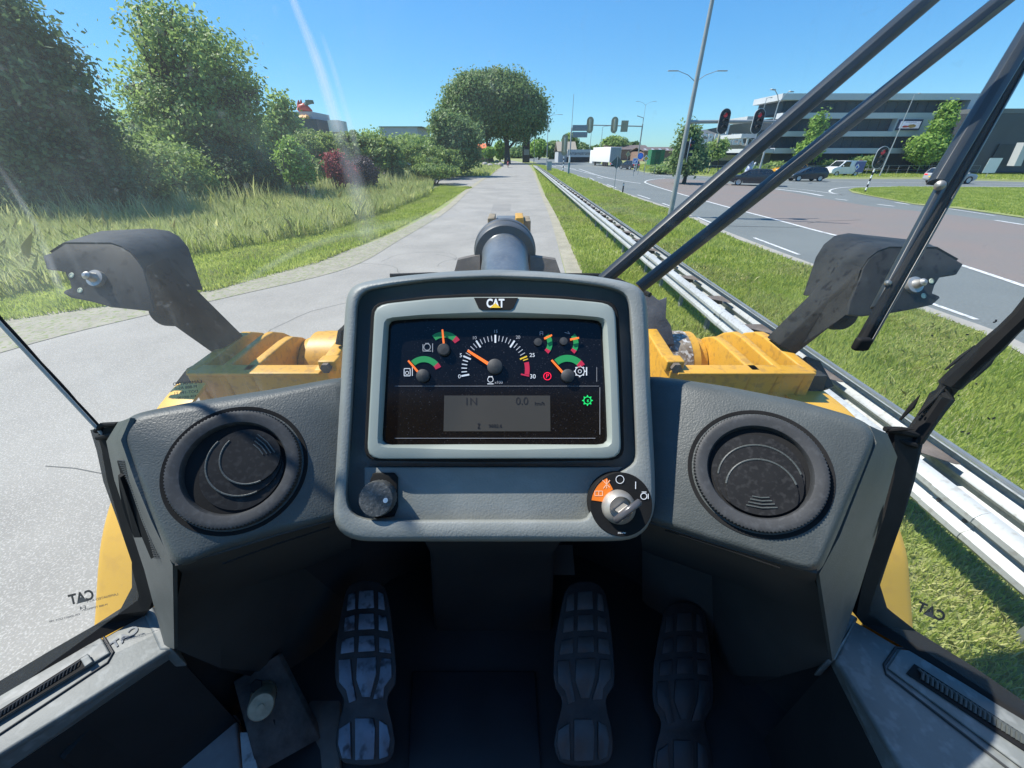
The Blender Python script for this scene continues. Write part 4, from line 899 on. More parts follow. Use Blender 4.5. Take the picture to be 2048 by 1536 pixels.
mb=MB(); loops=[pxpoly(FH,inset(o_,ch,-2),-.13),pxpoly(FH,inset(o_,ch,-1),-.03),pxpoly(FH,inset(o_,ch,0),-.012),pxpoly(FH,inset(o_,ch,2),-.005),pxpoly(FH,inset(o_,ch,6),-.0012),pxpoly(FH,inset(o_,ch,10),0),
 pxpoly(FH,inset(i_,ch,-8),0),pxpoly(FH,inset(i_,ch,-4),-.001),pxpoly(FH,inset(i_,ch,-1),-.004),pxpoly(FH,i_,-.010),pxpoly(FH,inset(i_,ch,3),-.034)]
mb.loft(loops,True,True,False); housing=mb.obj('instrument_housing',M_plas2,LD,smooth=True)
mb=MB(); mb.add(pxpoly(FH,inset(i_,ch,2.5),-.033),[tuple(range(180))]); mb.obj('recess_floor',M_plas2,housing,thick=.002)
# lower flat panel
LP=[(738,932),(1240,932),(1215,955),(1188,988),(1182,1038),(738,1038)]
mb=MB(); mb.prism(pxpoly(FH,LP,-.034),FH.n*.016); mb.obj('lower_panel',M_plas2,housing,bevel=.002)
# column going down to the floor
def VV(p): return Vector(p)
mb=MB(); mb.loft([[FH.pix(800,1000,-.06),FH.pix(1180,1000,-.06),FH.pix(1180,620,-.10),FH.pix(800,620,-.10)],
  [P(860,1110,.84),P(1108,1110,.84),P(1108,1020,.95),P(860,1020,.95)],[P(870,1290,1.02),P(1104,1290,1.02),P(1104,1180,1.08),P(870,1180,1.08)]],True,True,True); mb.obj('steering_column',M_dark,LD,bevel=.01)
# gasket, bezel, screen
BO=[(749,620),(757,611),(772,607),(862,597.5),(940,594),(1034,594),(1120,597.5),(1212,606),(1224,613),(1231,626),(1237,760),(1242,898),(1239,910),(1228,917),(748,918),(738,911),(735,898),(742,760)]
BI=[(777,641),(850,636),(990,634),(1140,636),(1202,640),(1205,644),(1212,780),(1216,886),(1213,890),(768,890),(763,886),(769,780)]
cb=(989,762); bo=soft(star(BO,cb),1); bi=soft(star(BI,cb),1)
mb=MB(); g_=inset(bo,cb,-7); mb.loft([pxpoly(FH,g_,-.034),pxpoly(FH,g_,-.008),pxpoly(FH,inset(bo,cb,-5),-.005),pxpoly(FH,inset(bo,cb,2),-.005)],True,True,False); mb.obj('gasket',M_blk,housing,smooth=True)
mb=MB(); mb.loft([pxpoly(FH,bo,-.02),pxpoly(FH,bo,-.0005),pxpoly(FH,inset(bo,cb,1.5),.0015),pxpoly(FH,inset(bo,cb,4),.002),pxpoly(FH,inset(bi,cb,-10),.002),pxpoly(FH,inset(bi,cb,-7),.0005),pxpoly(FH,bi,-.0045),pxpoly(FH,inset(bi,cb,2),-.012)],True,False,False); bezel=mb.obj('bezel',M_bez,housing,smooth=True)
SC=-.010
mb=MB(); mb.prism(pxpoly(FH,star(BI,cb,80),SC-.004),FH.n*.004); screen=mb.obj('screen',M_screen,housing)
# badge
BG=[(948,596),(1036,596),(1027,616),(1021,620),(964,620),(957,616)]
mb=MB(); mb.prism(pxpoly(FH,BG,.0022),FH.n*.0008); bd=mb.obj('badge',M_blk,housing)
M_dw=mat('decal_white',(.78,.79,.79),.45,var=.02); M_dy=mat('decal_yellow',(.85,.55,.03),.45,var=.02); M_do=mat('decal_orange',(.85,.20,.015),.5,var=.05); M_dg=mat('decal_green',(.02,.30,.08),.45,var=.03); M_dr=mat('decal_red',(.55,.02,.06),.45,var=.03)
M_dgr=mat('decal_grey',(.36,.36,.37),.5)
def crop(x,y): return (680+x/2.742,530+y/2.742)
def ftext(s,fr,px,py,hpx,n,m,par,name='lettering',bold=0,xs=1,mirror=False,rot=0,align='CENTER'):
    a=fr.pix(px,py,n); u=(fr.pix(px+10*math.cos(rot),py-10*math.sin(rot),n)-a); v=fr.pix(px-10*math.sin(rot),py-10*math.cos(rot),n)-a; hh=v.length/10*hpx
    return text3d(s,a,u,v,hh,m,par,name,.0002,align,bold,xs,mirror)
def logo(fr,px,py,h_,n,par,mt,mtri,mirror=False,rot=0,xs=.74):
    ftext('CAT',fr,px,py,h_,n,mt,par,'logo_letters',bold=.035,xs=xs,mirror=mirror,rot=rot)
    c,s=math.cos(rot),math.sin(rot); q=h_/20*(1 if xs>.7 else .9)
    pts=[(-13*q,-10*q),(0,1*q),(13*q,-10*q)]
    mb=MB(); mb.prism([fr.pix(px+x*c-y*s*1,py-(x*s+y*c),n+.0002) for x,y in pts],fr.n*.0004); mb.obj('logo_triangle',mtri,par)
logo(FH,*crop(852,212),17,.0033,bd,M_dw,M_dy)
# screen: gauge artwork, laid on the glass as thin decals
DN=SC+.0006
def arcp(cx,cy,r0,r1,a0,a1,m,name='gauge_scale',n=16,cr=True,dn=DN):
    mb=MB(); A=[];B=[]
    for i in range(n+1):
        a=R(a0+(a1-a0)*i/n)
        A.append(FH.pix(*crop(cx+r0*math.cos(a),cy-r0*math.sin(a)),dn)); B.append(FH.pix(*crop(cx+r1*math.cos(a),cy-r1*math.sin(a)),dn))
    mb.prism(A+B[::-1],FH.n*.0002); return mb.obj(name,m,screen)
def lines(segs_,wd,m,name='gauge_ticks',dn=DN):
    mb=MB()
    for (x0,y0),(x1,y1) in segs_:
        l=math.hypot(x1-x0,y1-y0); nx,ny=-(y1-y0)/l*wd/2,(x1-x0)/l*wd/2
        mb.prism([FH.pix(*crop(x+a*nx,y+a*ny),dn) for x,y,a in ((x0,y0,1),(x1,y1,1),(x1,y1,-1),(x0,y0,-1))],FH.n*.0002)
    return mb.obj(name,m,screen)
def needle(x0,y0,x1,y1,w0,w1,hr,hx=None,hy=None):
    l=math.hypot(x1-x0,y1-y0); nx,ny=-(y1-y0)/l,(x1-x0)/l; dn=SC+.0035
    hx=x0 if hx is None else hx; hy=y0 if hy is None else hy
    mb=MB(); mb.prism([FH.pix(*crop(x+a*nx,y+a*ny),dn) for x,y,a in ((x0,y0,w0/2),(x1,y1,w1/2),(x1,y1,-w1/2),(x0,y0,-w0/2))],FH.n*.001); nd=mb.obj('gauge_needle',M_needle,screen)
    if hr:
        c=FH.pix(*crop(hx,hy),SC); rr=(FH.pix(*crop(hx+hr,hy),SC)-c).length
        mb=MB(); mb.lathe(c,FH.n,[(rr,0),(rr,.0045),(rr*.85,.0055),(.0001,.006)],32); mb.obj('needle_hub',M_vent,screen,smooth=True)
M_needle=mat('needle_orange',(.95,.17,.02),.45,var=.02,emit=.25)
cx,cy=852,573
maj=[];mi=[]; wmi=[]
for k in range(0,31):
    a=R(191-202*k/30); c,s=math.cos(a),-math.sin(a)
    if k%5==0 and k<25: maj.append(((cx+c*190,cy+s*190),(cx+c*146,cy+s*146)))
    elif k<25: (wmi if k<5 else mi).append(((cx+c*186,cy+s*186),(cx+c*156,cy+s*156)))
lines(maj,9,M_dw); lines(mi,4,mat('tick_grey',(.45,.45,.47),.5)); lines(wmi,5,M_dw)
a=R(191-202*25/30); lines([((cx+math.cos(a)*188,cy-math.sin(a)*188),(cx+math.cos(a)*146,cy-math.sin(a)*146))],8,M_dy)
a=R(191-202*25.7/30); lines([((cx+math.cos(a)*188,cy-math.sin(a)*188),(cx+math.cos(a)*160,cy-math.sin(a)*160))],5,M_dy)
arcp(cx,cy,162,188,13,-9,M_dr); lines([((cx+186,cy+36),(cx+140,cy+26))],8,M_dr)
for s_,x,y,hh,m_ in (('0',655,612,22,M_dw),('5',663,496,22,M_dw),('10',737,400,18,M_dgr),('15',853,365,18,M_dgr),('20',976,397,18,M_dgr),('25',1054,495,22,M_dw),('30',1057,612,24,M_dw),('x100',870,644,16,M_dgr)):
    ftext(s_,FH,*crop(x,y),hh/2.742,DN,m_,screen,'numeral')
needle(822,548,700,470,18,12,42,850,560)
arcp(460,605,72,105,42,132,M_dg,dn=DN); arcp(460,605,72,105,26,42,M_dr); needle(440,600,375,525,12,10,36,458,610)
arcp(570,470,72,105,50,128,M_dg); arcp(570,470,72,105,34,50,M_dr); needle(570,440,562,355,11,9,34,572,468)
arcp(1247,605,75,112,48,130,M_dg); arcp(1247,605,75,112,32,48,M_dr); needle(1228,598,1160,522,12,10,36,1247,610)
arcp(1085,430,52,80,-30,42,M_dg); arcp(1085,430,52,80,-45,-30,M_dr); needle(1120,405,1162,385,11,9,0)
arcp(1228,430,52,80,-30,42,M_dg); arcp(1228,430,52,80,-45,-30,M_dr); needle(1262,410,1310,400,11,9,0)
for x,y in ((1085,425),(1225,420)):
    c=FH.pix(*crop(x,y),SC); mb=MB(); mb.lathe(c,FH.n,[(.0045,0),(.0045,.003),(.0001,.0035)],24); mb.obj('needle_hub',M_vent,screen,smooth=True)
def ring(x,y,r,wd,m): arcp(x,y,r-wd/2,r+wd/2,0,359.9,m,'symbol',24)
ring(478,450,18,4,M_dgr); lines([((455,435),(455,472)),((455,472),(500,472)),((508,430),(508,478)),((468,430),(488,430))],4,M_dgr,'symbol'); 
lines([((352,570),(352,608)),((352,608),(385,608)),((385,608),(385,570)),((352,568),(385,568)),((397,560),(397,608))],4,M_dw,'symbol'); ring(368,592,9,3,M_dw)
ring(1315,583,25,4,M_dw); ring(1315,583,9,3,M_dw); lines([((1352,560),(1352,606))],6,M_dw,'symbol')
lines([((1315+26*math.cos(k*.785),583+26*math.sin(k*.785)),(1315+32*math.cos(k*.785),583+32*math.sin(k*.785))) for k in range(8)],7,M_dw,'symbol')
ring(825,628,15,3,M_dw); lines([((814,612),(837,612)),((808,652),(842,652))],4,M_dw,'symbol')
lines([((1097,365),(1097,385)),((1112,365),(1112,385)),((1097,365),(1112,365)),((1097,375),(1112,375))],3,M_dgr,'symbol'); lines([((1232,370),(1260,378)),((1260,378),(1250,364))],3,M_dgr,'symbol')
M_led=mat('red_led',(.8,.01,.05),.4,emit=.5); ring(1137,610,20,4,M_led); ftext('P',FH,*crop(1137,610),9,DN,M_led,screen,'symbol')
M_gled=mat('green_led',(.01,.55,.12),.4,emit=.5); ring(1357,743,20,4,M_gled); lines([((1357+22*math.cos(k*.785),743+22*math.sin(k*.785)),(1357+29*math.cos(k*.785),743+29*math.sin(k*.785))) for k in range(8)],5,M_gled,'symbol'); ftext('K',FH,*crop(1361,746),6,DN,M_gled,screen,'symbol')
lines([((300,664),(1420,664))],1.5,M_dgr,'divider_line'); lines([((300,950),(1400,950)),((1425,930),(1425,670)),((1408,640),(1408,560))],2,M_dgr,'divider_line')
# LCD
mb=MB(); mb.prism([FH.pix(*crop(x,y),SC+.0002) for x,y in ((572,716),(1152,716),(1154,912),(568,912))],FH.n*.0003); lcd=mb.obj('lcd_display',mat('lcd_brown',(.05,.046,.038),.4,var=.05),screen)
M_lt=mat('lcd_text',(.01,.01,.012),.5)
for s_,x,y,hh in (('1N',718,750,42),('0.0',998,748,42),('km/h',1095,760,20),('9882.6',852,884,20)): ftext(s_,FH,*crop(x,y),hh/2.742,SC+.0007,M_lt,lcd,'lcd_text')
lines([((755,870),(768,870)),((755,896),(768,896)),((755,870),(768,896)),((768,870),(755,896))],2.5,M_lt,'lcd_symbol',dn=SC+.0007)
# knob (lower left)
PN=-.018
c=FH.pix(766,992,PN); u1=(FH.pix(767,992,PN)-FH.pix(766,992,PN)).length
mb=MB(); mb.prism(pxpoly(FH,[(748,945),(790,945),(797,955),(797,1012),(790,1032),(752,1036),(742,1025),(742,960)],PN),FH.n*.004); mb.obj('socket_plate',M_blk,housing,bevel=.0015)
mb=MB(); rk=u1*34; c2=c+FH.n*.014; mb.lathe(c,FH.n,[(rk*.8,0),(rk*.85,.004),(rk*1.0,.010),(rk*1.0,.020),(rk*.93,.0235),(.0001,.0245)],60,rf=lambda i,k:1-.035*(k%2)*(1 if 1<i<4 else 0)); kn=mb.obj('socket_cap',mat('worn_black_cap',(.06,.064,.064),.6,var=.2,vs=60,bump=1,bs=260,bdist=.001,fs=300,fcol=(.16,.165,.165),famt=.5),housing,smooth=True)
mb=MB(); mb.lathe(FH.pix(771,1001,PN+.0245),FH.n,[(.0026,-.001),(.0024,.0008),(.0001,.001)],16); mb.obj('cap_dot',M_dw,kn,off=(0,0,0),smooth=True)
# ignition disc
c=FH.pix(1242,1008,0)
r_=(FH.pix(1303,1008,0)-FH.pix(1181,1008,0)).length/2
mb=MB(); mb.lathe(c+FH.n*-.02,FH.n,[(r_+.0006,0),(r_+.0006,.0205),(r_,.0212),(.0001,.0212)],64); disc=mb.obj('ignition_plate',M_blk,housing,smooth=True)
def dpx(x,y,n=.0015): return FH.pix(*crop(x,y),n)
DC=(1540,1312)
mb=MB(); A=[];B=[]
for i in range(13):
    a=R(172-(172-118)*i/12); A.append(dpx(DC[0]+92*math.cos(a),DC[1]-92*math.sin(a))); B.append(dpx(DC[0]+162*math.cos(a),DC[1]-162*math.sin(a)))
mb.prism(A+B[::-1],FH.n*.0003); sct=mb.obj('orange_sector',M_do,disc)
M_po=mat('pale_orange',(.95,.5,.3),.5)
def dl(segs_,wd,m,name='symbol',n=.0019):
    mb=MB()
    for (x0,y0),(x1,y1) in segs_:
        l=math.hypot(x1-x0,y1-y0); nx,ny=-(y1-y0)/l*wd/2,(x1-x0)/l*wd/2
        mb.prism([dpx(x+a*nx,y+a*ny,n) for x,y,a in ((x0,y0,1),(x1,y1,1),(x1,y1,-1),(x0,y0,-1))],FH.n*.0002)
    mb.obj(name,m,disc)
dl([((1398,1240),(1440,1240)),((1398,1265),(1440,1265)),((1398,1240),(1398,1265)),((1440,1240),(1440,1265)),((1419,1240),(1419,1265)),((1440,1180),(1480,1220)),((1480,1180),(1445,1225)),((1462,1175),(1462,1225))],4,M_po)
def dring(x,y,r,wd,m): dl([((x+r*math.cos(k*.3927),y+r*math.sin(k*.3927)),(x+r*math.cos((k+1.05)*.3927),y+r*math.sin((k+1.05)*.3927))) for k in range(16)],wd,m)
dring(1535,1176,22,3,M_dw); dl([((1621,1188),(1621,1228))],4,M_dw); dring(1666,1268,17,4,M_dw); dl([((1655,1245),(1680,1245)),((1690,1255),(1690,1282))],4,M_dw)
ftext('345-6789',FH,*crop(1545,1470),3.2,.0015,M_dw,disc,'part_number')
ck=FH.pix(*crop(1525,1325),0); rs=(FH.pix(*crop(1580,1300),0)-FH.pix(*crop(1500,1300),0)).length/80
mb=MB(); mb.lathe(ck,FH.n,[(rs*92,.001),(rs*88,.006),(rs*70,.010),(rs*62,.012),(rs*55,.006),(rs*30,.006),(.0001,.006)],40); sw=mb.obj('ignition_switch',M_chr,disc,smooth=True)
kd=(FH.u*.75+FH.v*.55).normalized(); kp=ck+FH.n*.006
mb=MB(); mb.prism([kp-kd*.006,kp+kd*.006,kp+kd*.006+FH.n*.016,kp-kd*.006+FH.n*.016],FH.n.cross(kd)*.002); mb.obj('key_blade',M_chr,sw,bevel=.0004)
kc=ck+FH.n*.027; kf=(FH.n*.6+kd.cross(FH.n)*.3).normalized(); kb=kd
pts=[kc+FH.u*.002+(kb*math.cos(a*6.283/28)*.0165+ (FH.n*.8+FH.v*.3).normalized()*math.sin(a*6.283/28)*.0125) for a in range(28)]
mb=MB(); nn=kb.cross((FH.n*.8+FH.v*.3).normalized()); mb.prism([p-nn*.0035 for p in pts],nn*.007); mb.obj('key_head',mat('key_plastic',(.07,.07,.075),.25,var=.1),sw,bevel=.0025)
# ---------- dashboard pods ----------
FL=Fr(P(690,770,.48),P(265,850,.41),P(667,1040,.43))
FR_=Fr(P(1300,770,.48),P(1735,868,.388*.243/.243),P(1310,1050,.43))
LO=[(700,752),(560,778),(400,803),(300,822),(268,830),(247,846),(240,868),(262,930),(300,1030),(340,1120),(352,1133),(370,1131),(430,1108),(560,1068),(700,1030)]
RO=[(1285,752),(1340,757),(1450,774),(1600,804),(1700,832),(1738,850),(1752,870),(1748,890),(1712,975),(1672,1070),(1642,1138),(1628,1147),(1590,1138),(1420,1085),(1285,1040)]
def pod(fr,outl,c,sgn):
    o2=soft(star(outl,c,160),2); back=Vector((0,.16,-.10))
    mb=MB(); L_=[]
    L_.append([p+back for p in pxpoly(fr,o2,-.03)])
    L_+= [pxpoly(fr,inset(o2,c,-2),-.030),pxpoly(fr,inset(o2,c,0),-.016),pxpoly(fr,inset(o2,c,4),-.007),pxpoly(fr,inset(o2,c,11),-.0018),pxpoly(fr,inset(o2,c,20),0)]
    return mb.loft(L_,True,True,True).obj('dashboard_pod',M_plas,LD,smooth=True)
pl=pod(FL,LO,(475,945),-1); pr_=pod(FR_,RO,(1510,945),1)
M_louv=mat('louver_black',(.012,.012,.012),.5,spec=.25,var=.2,vs=30,fs=200,fcol=(.06,.06,.06),famt=.25)
def vent(fr,cx,cy,rx_,par,steps,fl):
    c=fr.pix(cx,cy,0); r=(fr.pix(cx+rx_,cy,0)-fr.pix(cx-rx_,cy,0)).length/2
    mb=MB(); mb.lathe(c,fr.n,[(r*1.10,-.001),(r*1.09,.001),(r*1.03,.0005),(r*.99,-.004)],96); mb.obj('vent_groove',M_blk,par,smooth=True)
    mb=MB(); rf=lambda i,k:(1-.022*(k%2)) if i in(1,2,3) else 1
    mb.lathe(c,fr.n,[(r*1.0,-.004),(r*1.0,.0065),(r*.988,.0085),(r*.96,.0092),(r*.90,.0090),(r*.82,.0084),(r*.785,.0078),(r*.768,.0062),(r*.76,.0035),(r*.752,.0002)],220,rf=rf); vr=mb.obj('vent_ring',M_vent,par,smooth=True)
    mb=MB(); mb.lathe(c,fr.n,[(r*.755,.0008),(.0001,.0008)],64); ba=mb.obj('vent_barrel',M_blk,par,smooth=True)
    R_=r*.745
    for i,(ang,off_,rad,h_) in enumerate(steps):
        # disc clipped by barrel radius
        oc=(math.cos(R(ang))*off_*R_,math.sin(R(ang))*off_*R_); N=64; pts=[]
        for k in range(N):
            a=6.2832*k/N; x=oc[0]+rad*R_*math.cos(a); y=oc[1]+rad*R_*math.sin(a); l=math.hypot(x,y)
            if l>R_*.97: x*=R_*.97/l; y*=R_*.97/l
            pts.append(fr.uv(c,x,y,h_*.8+.0006))
        mb=MB(); mb.prism(pts,fr.n*.0016); lv=mb.obj('vent_louver',M_louv,par)
        if i:
            mb=MB(); ep=[p+fr.n*.0016 for p in pts if (p-c).length<R_*.955+.009]; ep=[fr.uv(c,oc[0]+rad*R_*math.cos(R(ang+180-78+156*q/40)),oc[1]+rad*R_*math.sin(R(ang+180-78+156*q/40)),h_*.8+.0022) for q in range(41)]; ep=[p for p in ep if math.hypot((p-c).dot(fr.u),(p-c).dot(fr.v))<R_*.97]; mb.tube(ep,.0010,6); mb.obj('louver_edge',M_plas,lv,smooth=True)
    # grip
    a=R(fl); gx,gy=math.cos(a)*R_*.72,math.sin(a)*R_*.72
    for k in range(4):
        d=.12-.075*k; l_=R_*(.30-.045*k); tx,ty=-math.sin(a),math.cos(a)
        o_=(gx+math.cos(a)*(-d*R_*.9+R_*.05)*-1, gy+math.sin(a)*(-d*R_*.9+R_*.05)*-1)
        mb=MB(); mb.tube([fr.uv(c,o_[0]-tx*l_,o_[1]-ty*l_,.0072),fr.uv(c,o_[0]+math.cos(a)*l_*.12,o_[1]+math.sin(a)*l_*.12,.0076),fr.uv(c,o_[0]+tx*l_,o_[1]+ty*l_,.0072)],.0007,6); mb.obj('vent_grip',M_plas,par,smooth=True)
vent(FL,475,936,133,pl,[(-50,.16,.84,.0002),(25,.20,.76,.0028),(25,.36,.61,.0056)],30)
vent(FR_,1514,943,133,pr_,[(-90,.07,.92,.0002),(-72,.24,.84,.0028),(-72,.44,.70,.0056)],-75)
# side panel with defrost vent, left and right
def sidepanel(front,back,tf,tb,name='dashboard_side'):
    A=[P(x,y,a) for (x,y),a in zip(front,tf)]; B=[P(x,y,a) for (x,y),a in zip(back,tb)]
    mid=[(a+b)/2+ (a-C0).normalized()*-.004 for a,b in zip(A,B)]
    D=[b+Vector((.02*(1 if b.x<0 else -1),.03,-.03)) for b in B]
    mb=MB(); mb.loft([A,mid,B,D],close=False); return mb.obj(name,M_sill if name=='x' else M_plas,LD,smooth=True,thick=.004)
tF=[.412,.405,.40,.397,.402,.53]; 
spl=sidepanel([(266,836),(247,880),(275,960),(308,1040),(350,1128),(352,1296)],[(240,846),(216,884),(232,960),(262,1048),(292,1140),(330,1290)],tF,[.44,.47,.50,.52,.55,.62])
spr=sidepanel([(1735,852),(1748,885),(1714,970),(1675,1070),(1634,1145),(1662,1322)],[(1770,868),(1791,915),(1768,1000),(1742,1095),(1716,1180),(1690,1262)],[.40,.395,.395,.398,.402,.56],[.43,.46,.49,.52,.55,.62])
# ribbed edge of the side vent
mb=MB()
for k in range(44):
    f=k/43; x=240+ (312-240)*f+ 6*math.sin(f*3.14); y=921+(1115-921)*f; t_=.418+.018*f
    a=P(x-3,y,t_); b=P(x+15,y+1,t_-.006); mb.tube([a,b],.0010,6)
mb.obj('side_vent_knurling',M_vent,spl)
mb=MB(); pts=[P(234+(302-234)*f-5*math.sin(f*3.14),922+(1118-922)*f,.428+.018*f) for f in np.linspace(0,1,14)]; pts2=[P(254+(318-254)*f+7*math.sin(f*3.14),920+(1110-920)*f,.420+.018*f) for f in np.linspace(1,0,14)]
mb.prism(pts+pts2,(.004,.012,0)); mb.obj('side_vent_ring',M_blk,spl)
mb=MB(); pts=[P(236+(268-236)*f-7*math.sin(f*3.14),950+(1075-950)*f,.427+.018*f) for f in np.linspace(0,1,10)]; pts2=[P(240+(282-240)*f,955+(1075-955)*f,.424+.018*f) for f in np.linspace(1,0,10)]
mb.prism(pts+pts2,(.004,.012,0)); mb.obj('side_vent_opening',M_blk,spl)
mb=MB(); mb.prism([P(1762,1020,.49),P(1768,1005,.49),P(1764,1045,.50),P(1752,1075,.505)],(-.003,-.003,0)); mb.obj('side_slot',M_blk,spr)
# lower fascias (dark, under the pods) and footwell walls
zf=H-1.05
def P3(x,y,z): return Vector((x,y,H+z))
fasL=[(352,1132),(430,1108),(560,1068),(690,1032)]
def fascia(px,t0,low,fr=None):
    A=[fr.pix(x,y,-.012) for x,y in px]; mb=MB(); B=[Vector(q) for q in low]
    mid=[a+(b-a)*.45+Vector((0,-.01,0)) for a,b in zip(A,B)]; return mb.loft([A,mid,B],close=False)
A=[FL.pix(x,y,-.01) for x,y in [(350,1128),(430,1106),(560,1066),(700,1028)]]
B=[P(352,1296,.62),P(440,1335,.70),P(560,1345,.90),P(700,1330,1.04)]
row1=[P(352,1205,.50),P(440,1185,.60),P(570,1150,.82),P(700,1100,1.0)]
mb=MB(); mb.loft([A,[a.lerp(b,.35)+Vector((0,.01,0)) for a,b in zip(A,row1)],row1,[a.lerp(b,.5) for a,b in zip(row1,B)],B],close=False); mb.obj('lower_fascia',M_fas,LD,smooth=True,thick=.004)
mb=MB(); mb.loft([B,[Vector((b.x*1.04,b.y+.10,zf)) for b in B]],close=False); mb.obj('kick_panel',M_dark,LD,thick=.004)
A=[FR_.pix(x,y,-.01) for x,y in [(1634,1143),(1560,1124),(1430,1084),(1285,1038)]]
B=[P(1662,1322,.62),P(1560,1352,.72),P(1430,1350,1.0),P(1285,1330,1.1)]
row1=[P(1655,1225,.50),P(1560,1200,.60),P(1425,1150,.88),P(1285,1100,1.02)]
mb=MB(); mb.loft([A,[a.lerp(b,.35)+Vector((0,.01,0)) for a,b in zip(A,row1)],row1,[a.lerp(b,.5) for a,b in zip(row1,B)],B],close=False); mb.obj('lower_fascia',M_fas,LD,smooth=True,thick=.004)
mb=MB(); mb.loft([B,[Vector((b.x*1.04,b.y+.10,zf)) for b in B]],close=False); mb.obj('kick_panel',M_dark,LD,thick=.004)
mb=MB(); mb.tube([FL.pix(445,1128,-.012),FL.pix(560,1086,-.012),FL.pix(660,1054,-.012)],.0009,6); mb.obj('fascia_seam',M_blk,pl)
mb=MB(); mb.tube([FR_.pix(1330,1060,-.012),FR_.pix(1450,1098,-.012),FR_.pix(1560,1136,-.012)],.0009,6); mb.obj('fascia_seam',M_blk,pr_)
# footwell back wall
plan=[(-.66,.20),(-.60,.36),(-.55,.435),(-.48,.52),(-.35,.66),(-.2,.74),(0,.77),(.2,.74),(.35,.66),(.48,.52),(.55,.435),(.60,.36),(.66,.20)]
wt=lambda x:H-.44 if abs(x)<.5 else (H-.54 if abs(x)<.56 else (H-.72 if abs(x)<.61 else H-.76))
mb=MB(); mb.loft([[(x,y,zf-.02) for x,y in plan],[(x,y,wt(x)) for x,y in plan]],close=False); mb.obj('footwell_wall',M_dark,LD,smooth=True,thick=.01)
mb=MB(); dk=[p for p in plan if abs(p[0])<.5]; mb.prism([(x,y,H-.425) for x,y in dk]+[(.46,.36,H-.425),(.2,.37,H-.425),(-.2,.37,H-.425),(-.46,.36,H-.425)],(0,0,-.01)); mb.obj('deck_light_block',M_dark,LD)  # hidden shelf added to keep sun patches off the floor
mb=MB(); mb.box((0,-.25,zf-.03),(1.66,2.1,.06)); mb.obj('cab_floor',M_mat,LD)
# floor mat seams, side kick panels
mb=MB(); mb.prism([PZ(825,1345,zf+.004),PZ(1070,1345,zf+.004),PZ(1085,1600,zf+.004),PZ(815,1600,zf+.004)],(0,0,.006)); mb.obj('floor_mat',mat('floor_mat_blue_grey',(.018,.021,.027),.45,var=.2,vs=8),LD,bevel=.002)
mb=MB(); mb.tube([P(790,1322,1.0),P(950,1324,.99),P(1115,1326,1.0)],.013,12); mb.obj('cross_shaft',M_blk,LD,smooth=True)
mb=MB(); mb.prism([P(862,1090,.9),P(1145,1090,.9),P(1150,1150,.92),P(862,1146,.92)],(0,.01,0)); mb.obj('column_panel',M_dark,LD)
for s in (-1,1):
    mb=MB(); mb.prism([(s*.36,.30,H-.39),(s*.43,.33,H-.39),(s*.455,.42,H-.39),(s*.47,.56,H-.39),(s*.38,.62,H-.39)],(0,0,-.01)); mb.obj('dash_light_blocker',M_dark,LD)  # hidden panel added to block sun leaking past the pod
# sills / side consoles
zs=H-.69
def console(outer,inner,cham,plate,slot,sgn,name='side_console'):
    pts=[PZ(x,y,zs) for x,y in outer]+[PZ(x,y,zs) for x,y in inner[::-1]]
    mb=MB(); mb.prism(pts,(0,0,-.012)); cs=mb.obj(name,M_sill,LD,bevel=.004)
    # chamfer and inner wall
    A=[PZ(x,y,zs-.004) for x,y in inner]; B=[PZ(x,y,zs-.035) for x,y in cham]; Cc=[Vector((b.x-sgn*.0,b.y,zf)) for b in B]
    mb=MB(); mb.loft([A,B],close=False); mb.obj('console_edge',M_sill,cs,thick=.004)
    mb=MB(); mb.loft([B,Cc],close=False); mb.obj('console_wall',M_dark,cs,thick=.006)
    # plate
    pp=[PZ(x,y,zs+.001) for x,y in plate]; mb=MB(); mb.prism(pp,(0,0,.004)); pt=mb.obj('vent_plate',M_sill,cs,bevel=.002)
    c_=sum(pp,Vector())/len(pp)
    mb=MB(); q=[c_+(p-c_)*1.0+Vector(((p.x-c_.x)/abs(p.x-c_.x)*.006,0,-.0005)) for p in pp]
    sp=[PZ(x,y,zs+.0065) for x,y in slot]; mb=MB(); mb.prism(sp,(0,0,.001)); mb.obj('vent_slot',M_blk,pt)
    return cs,pt,sp
csl,ptl,spl_=console([(262,1212),(296,1222),(0,1398),(-500,1695)][1:],[(343,1296),(0,1508),(-500,1817)],[(352,1308),(0,1548),(-500,1900)],
  [(204,1277),(222,1308),(0,1444),(-300,1628),(-330,1595),(0,1395)],[(176,1308),(188,1325),(0,1440),(-300,1624),(-300,1605),(0,1420)],-1)
for i in range(60):
    f=i/59; x=160-460*f; y=1322+292*f
    if i%1==0:
        a=PZ(x+3,y-2,zs+.008); mb=MB(); mb.tube([a,PZ(x-8,y+6,zs+.0125),PZ(x-11,y+17,zs+.008)],.0012,6); mb.obj('vent_fin',M_vent,ptl,smooth=True)
mb=MB(); mb.prism([PZ(x,y,zs+.008) for x,y in ((178,1310),(188,1325),(172,1336),(163,1320))],(0,0,.004)); mb.obj('vent_slider',M_sill,ptl,bevel=.001)
csr,ptr,spr_=console([(1708,1240),(2048,1440),(2560,1742)],[(1672,1318),(1800,1530),(1960,1800)],[(1664,1330),(1768,1536),(1898,1800)],
  [(1773,1337),(1797,1300),(1815,1302),(2048,1442),(2400,1655),(2400,1760),(2048,1542)],[(1812,1347),(1828,1328),(2048,1470),(2400,1690),(2400,1722),(2048,1502)],1)
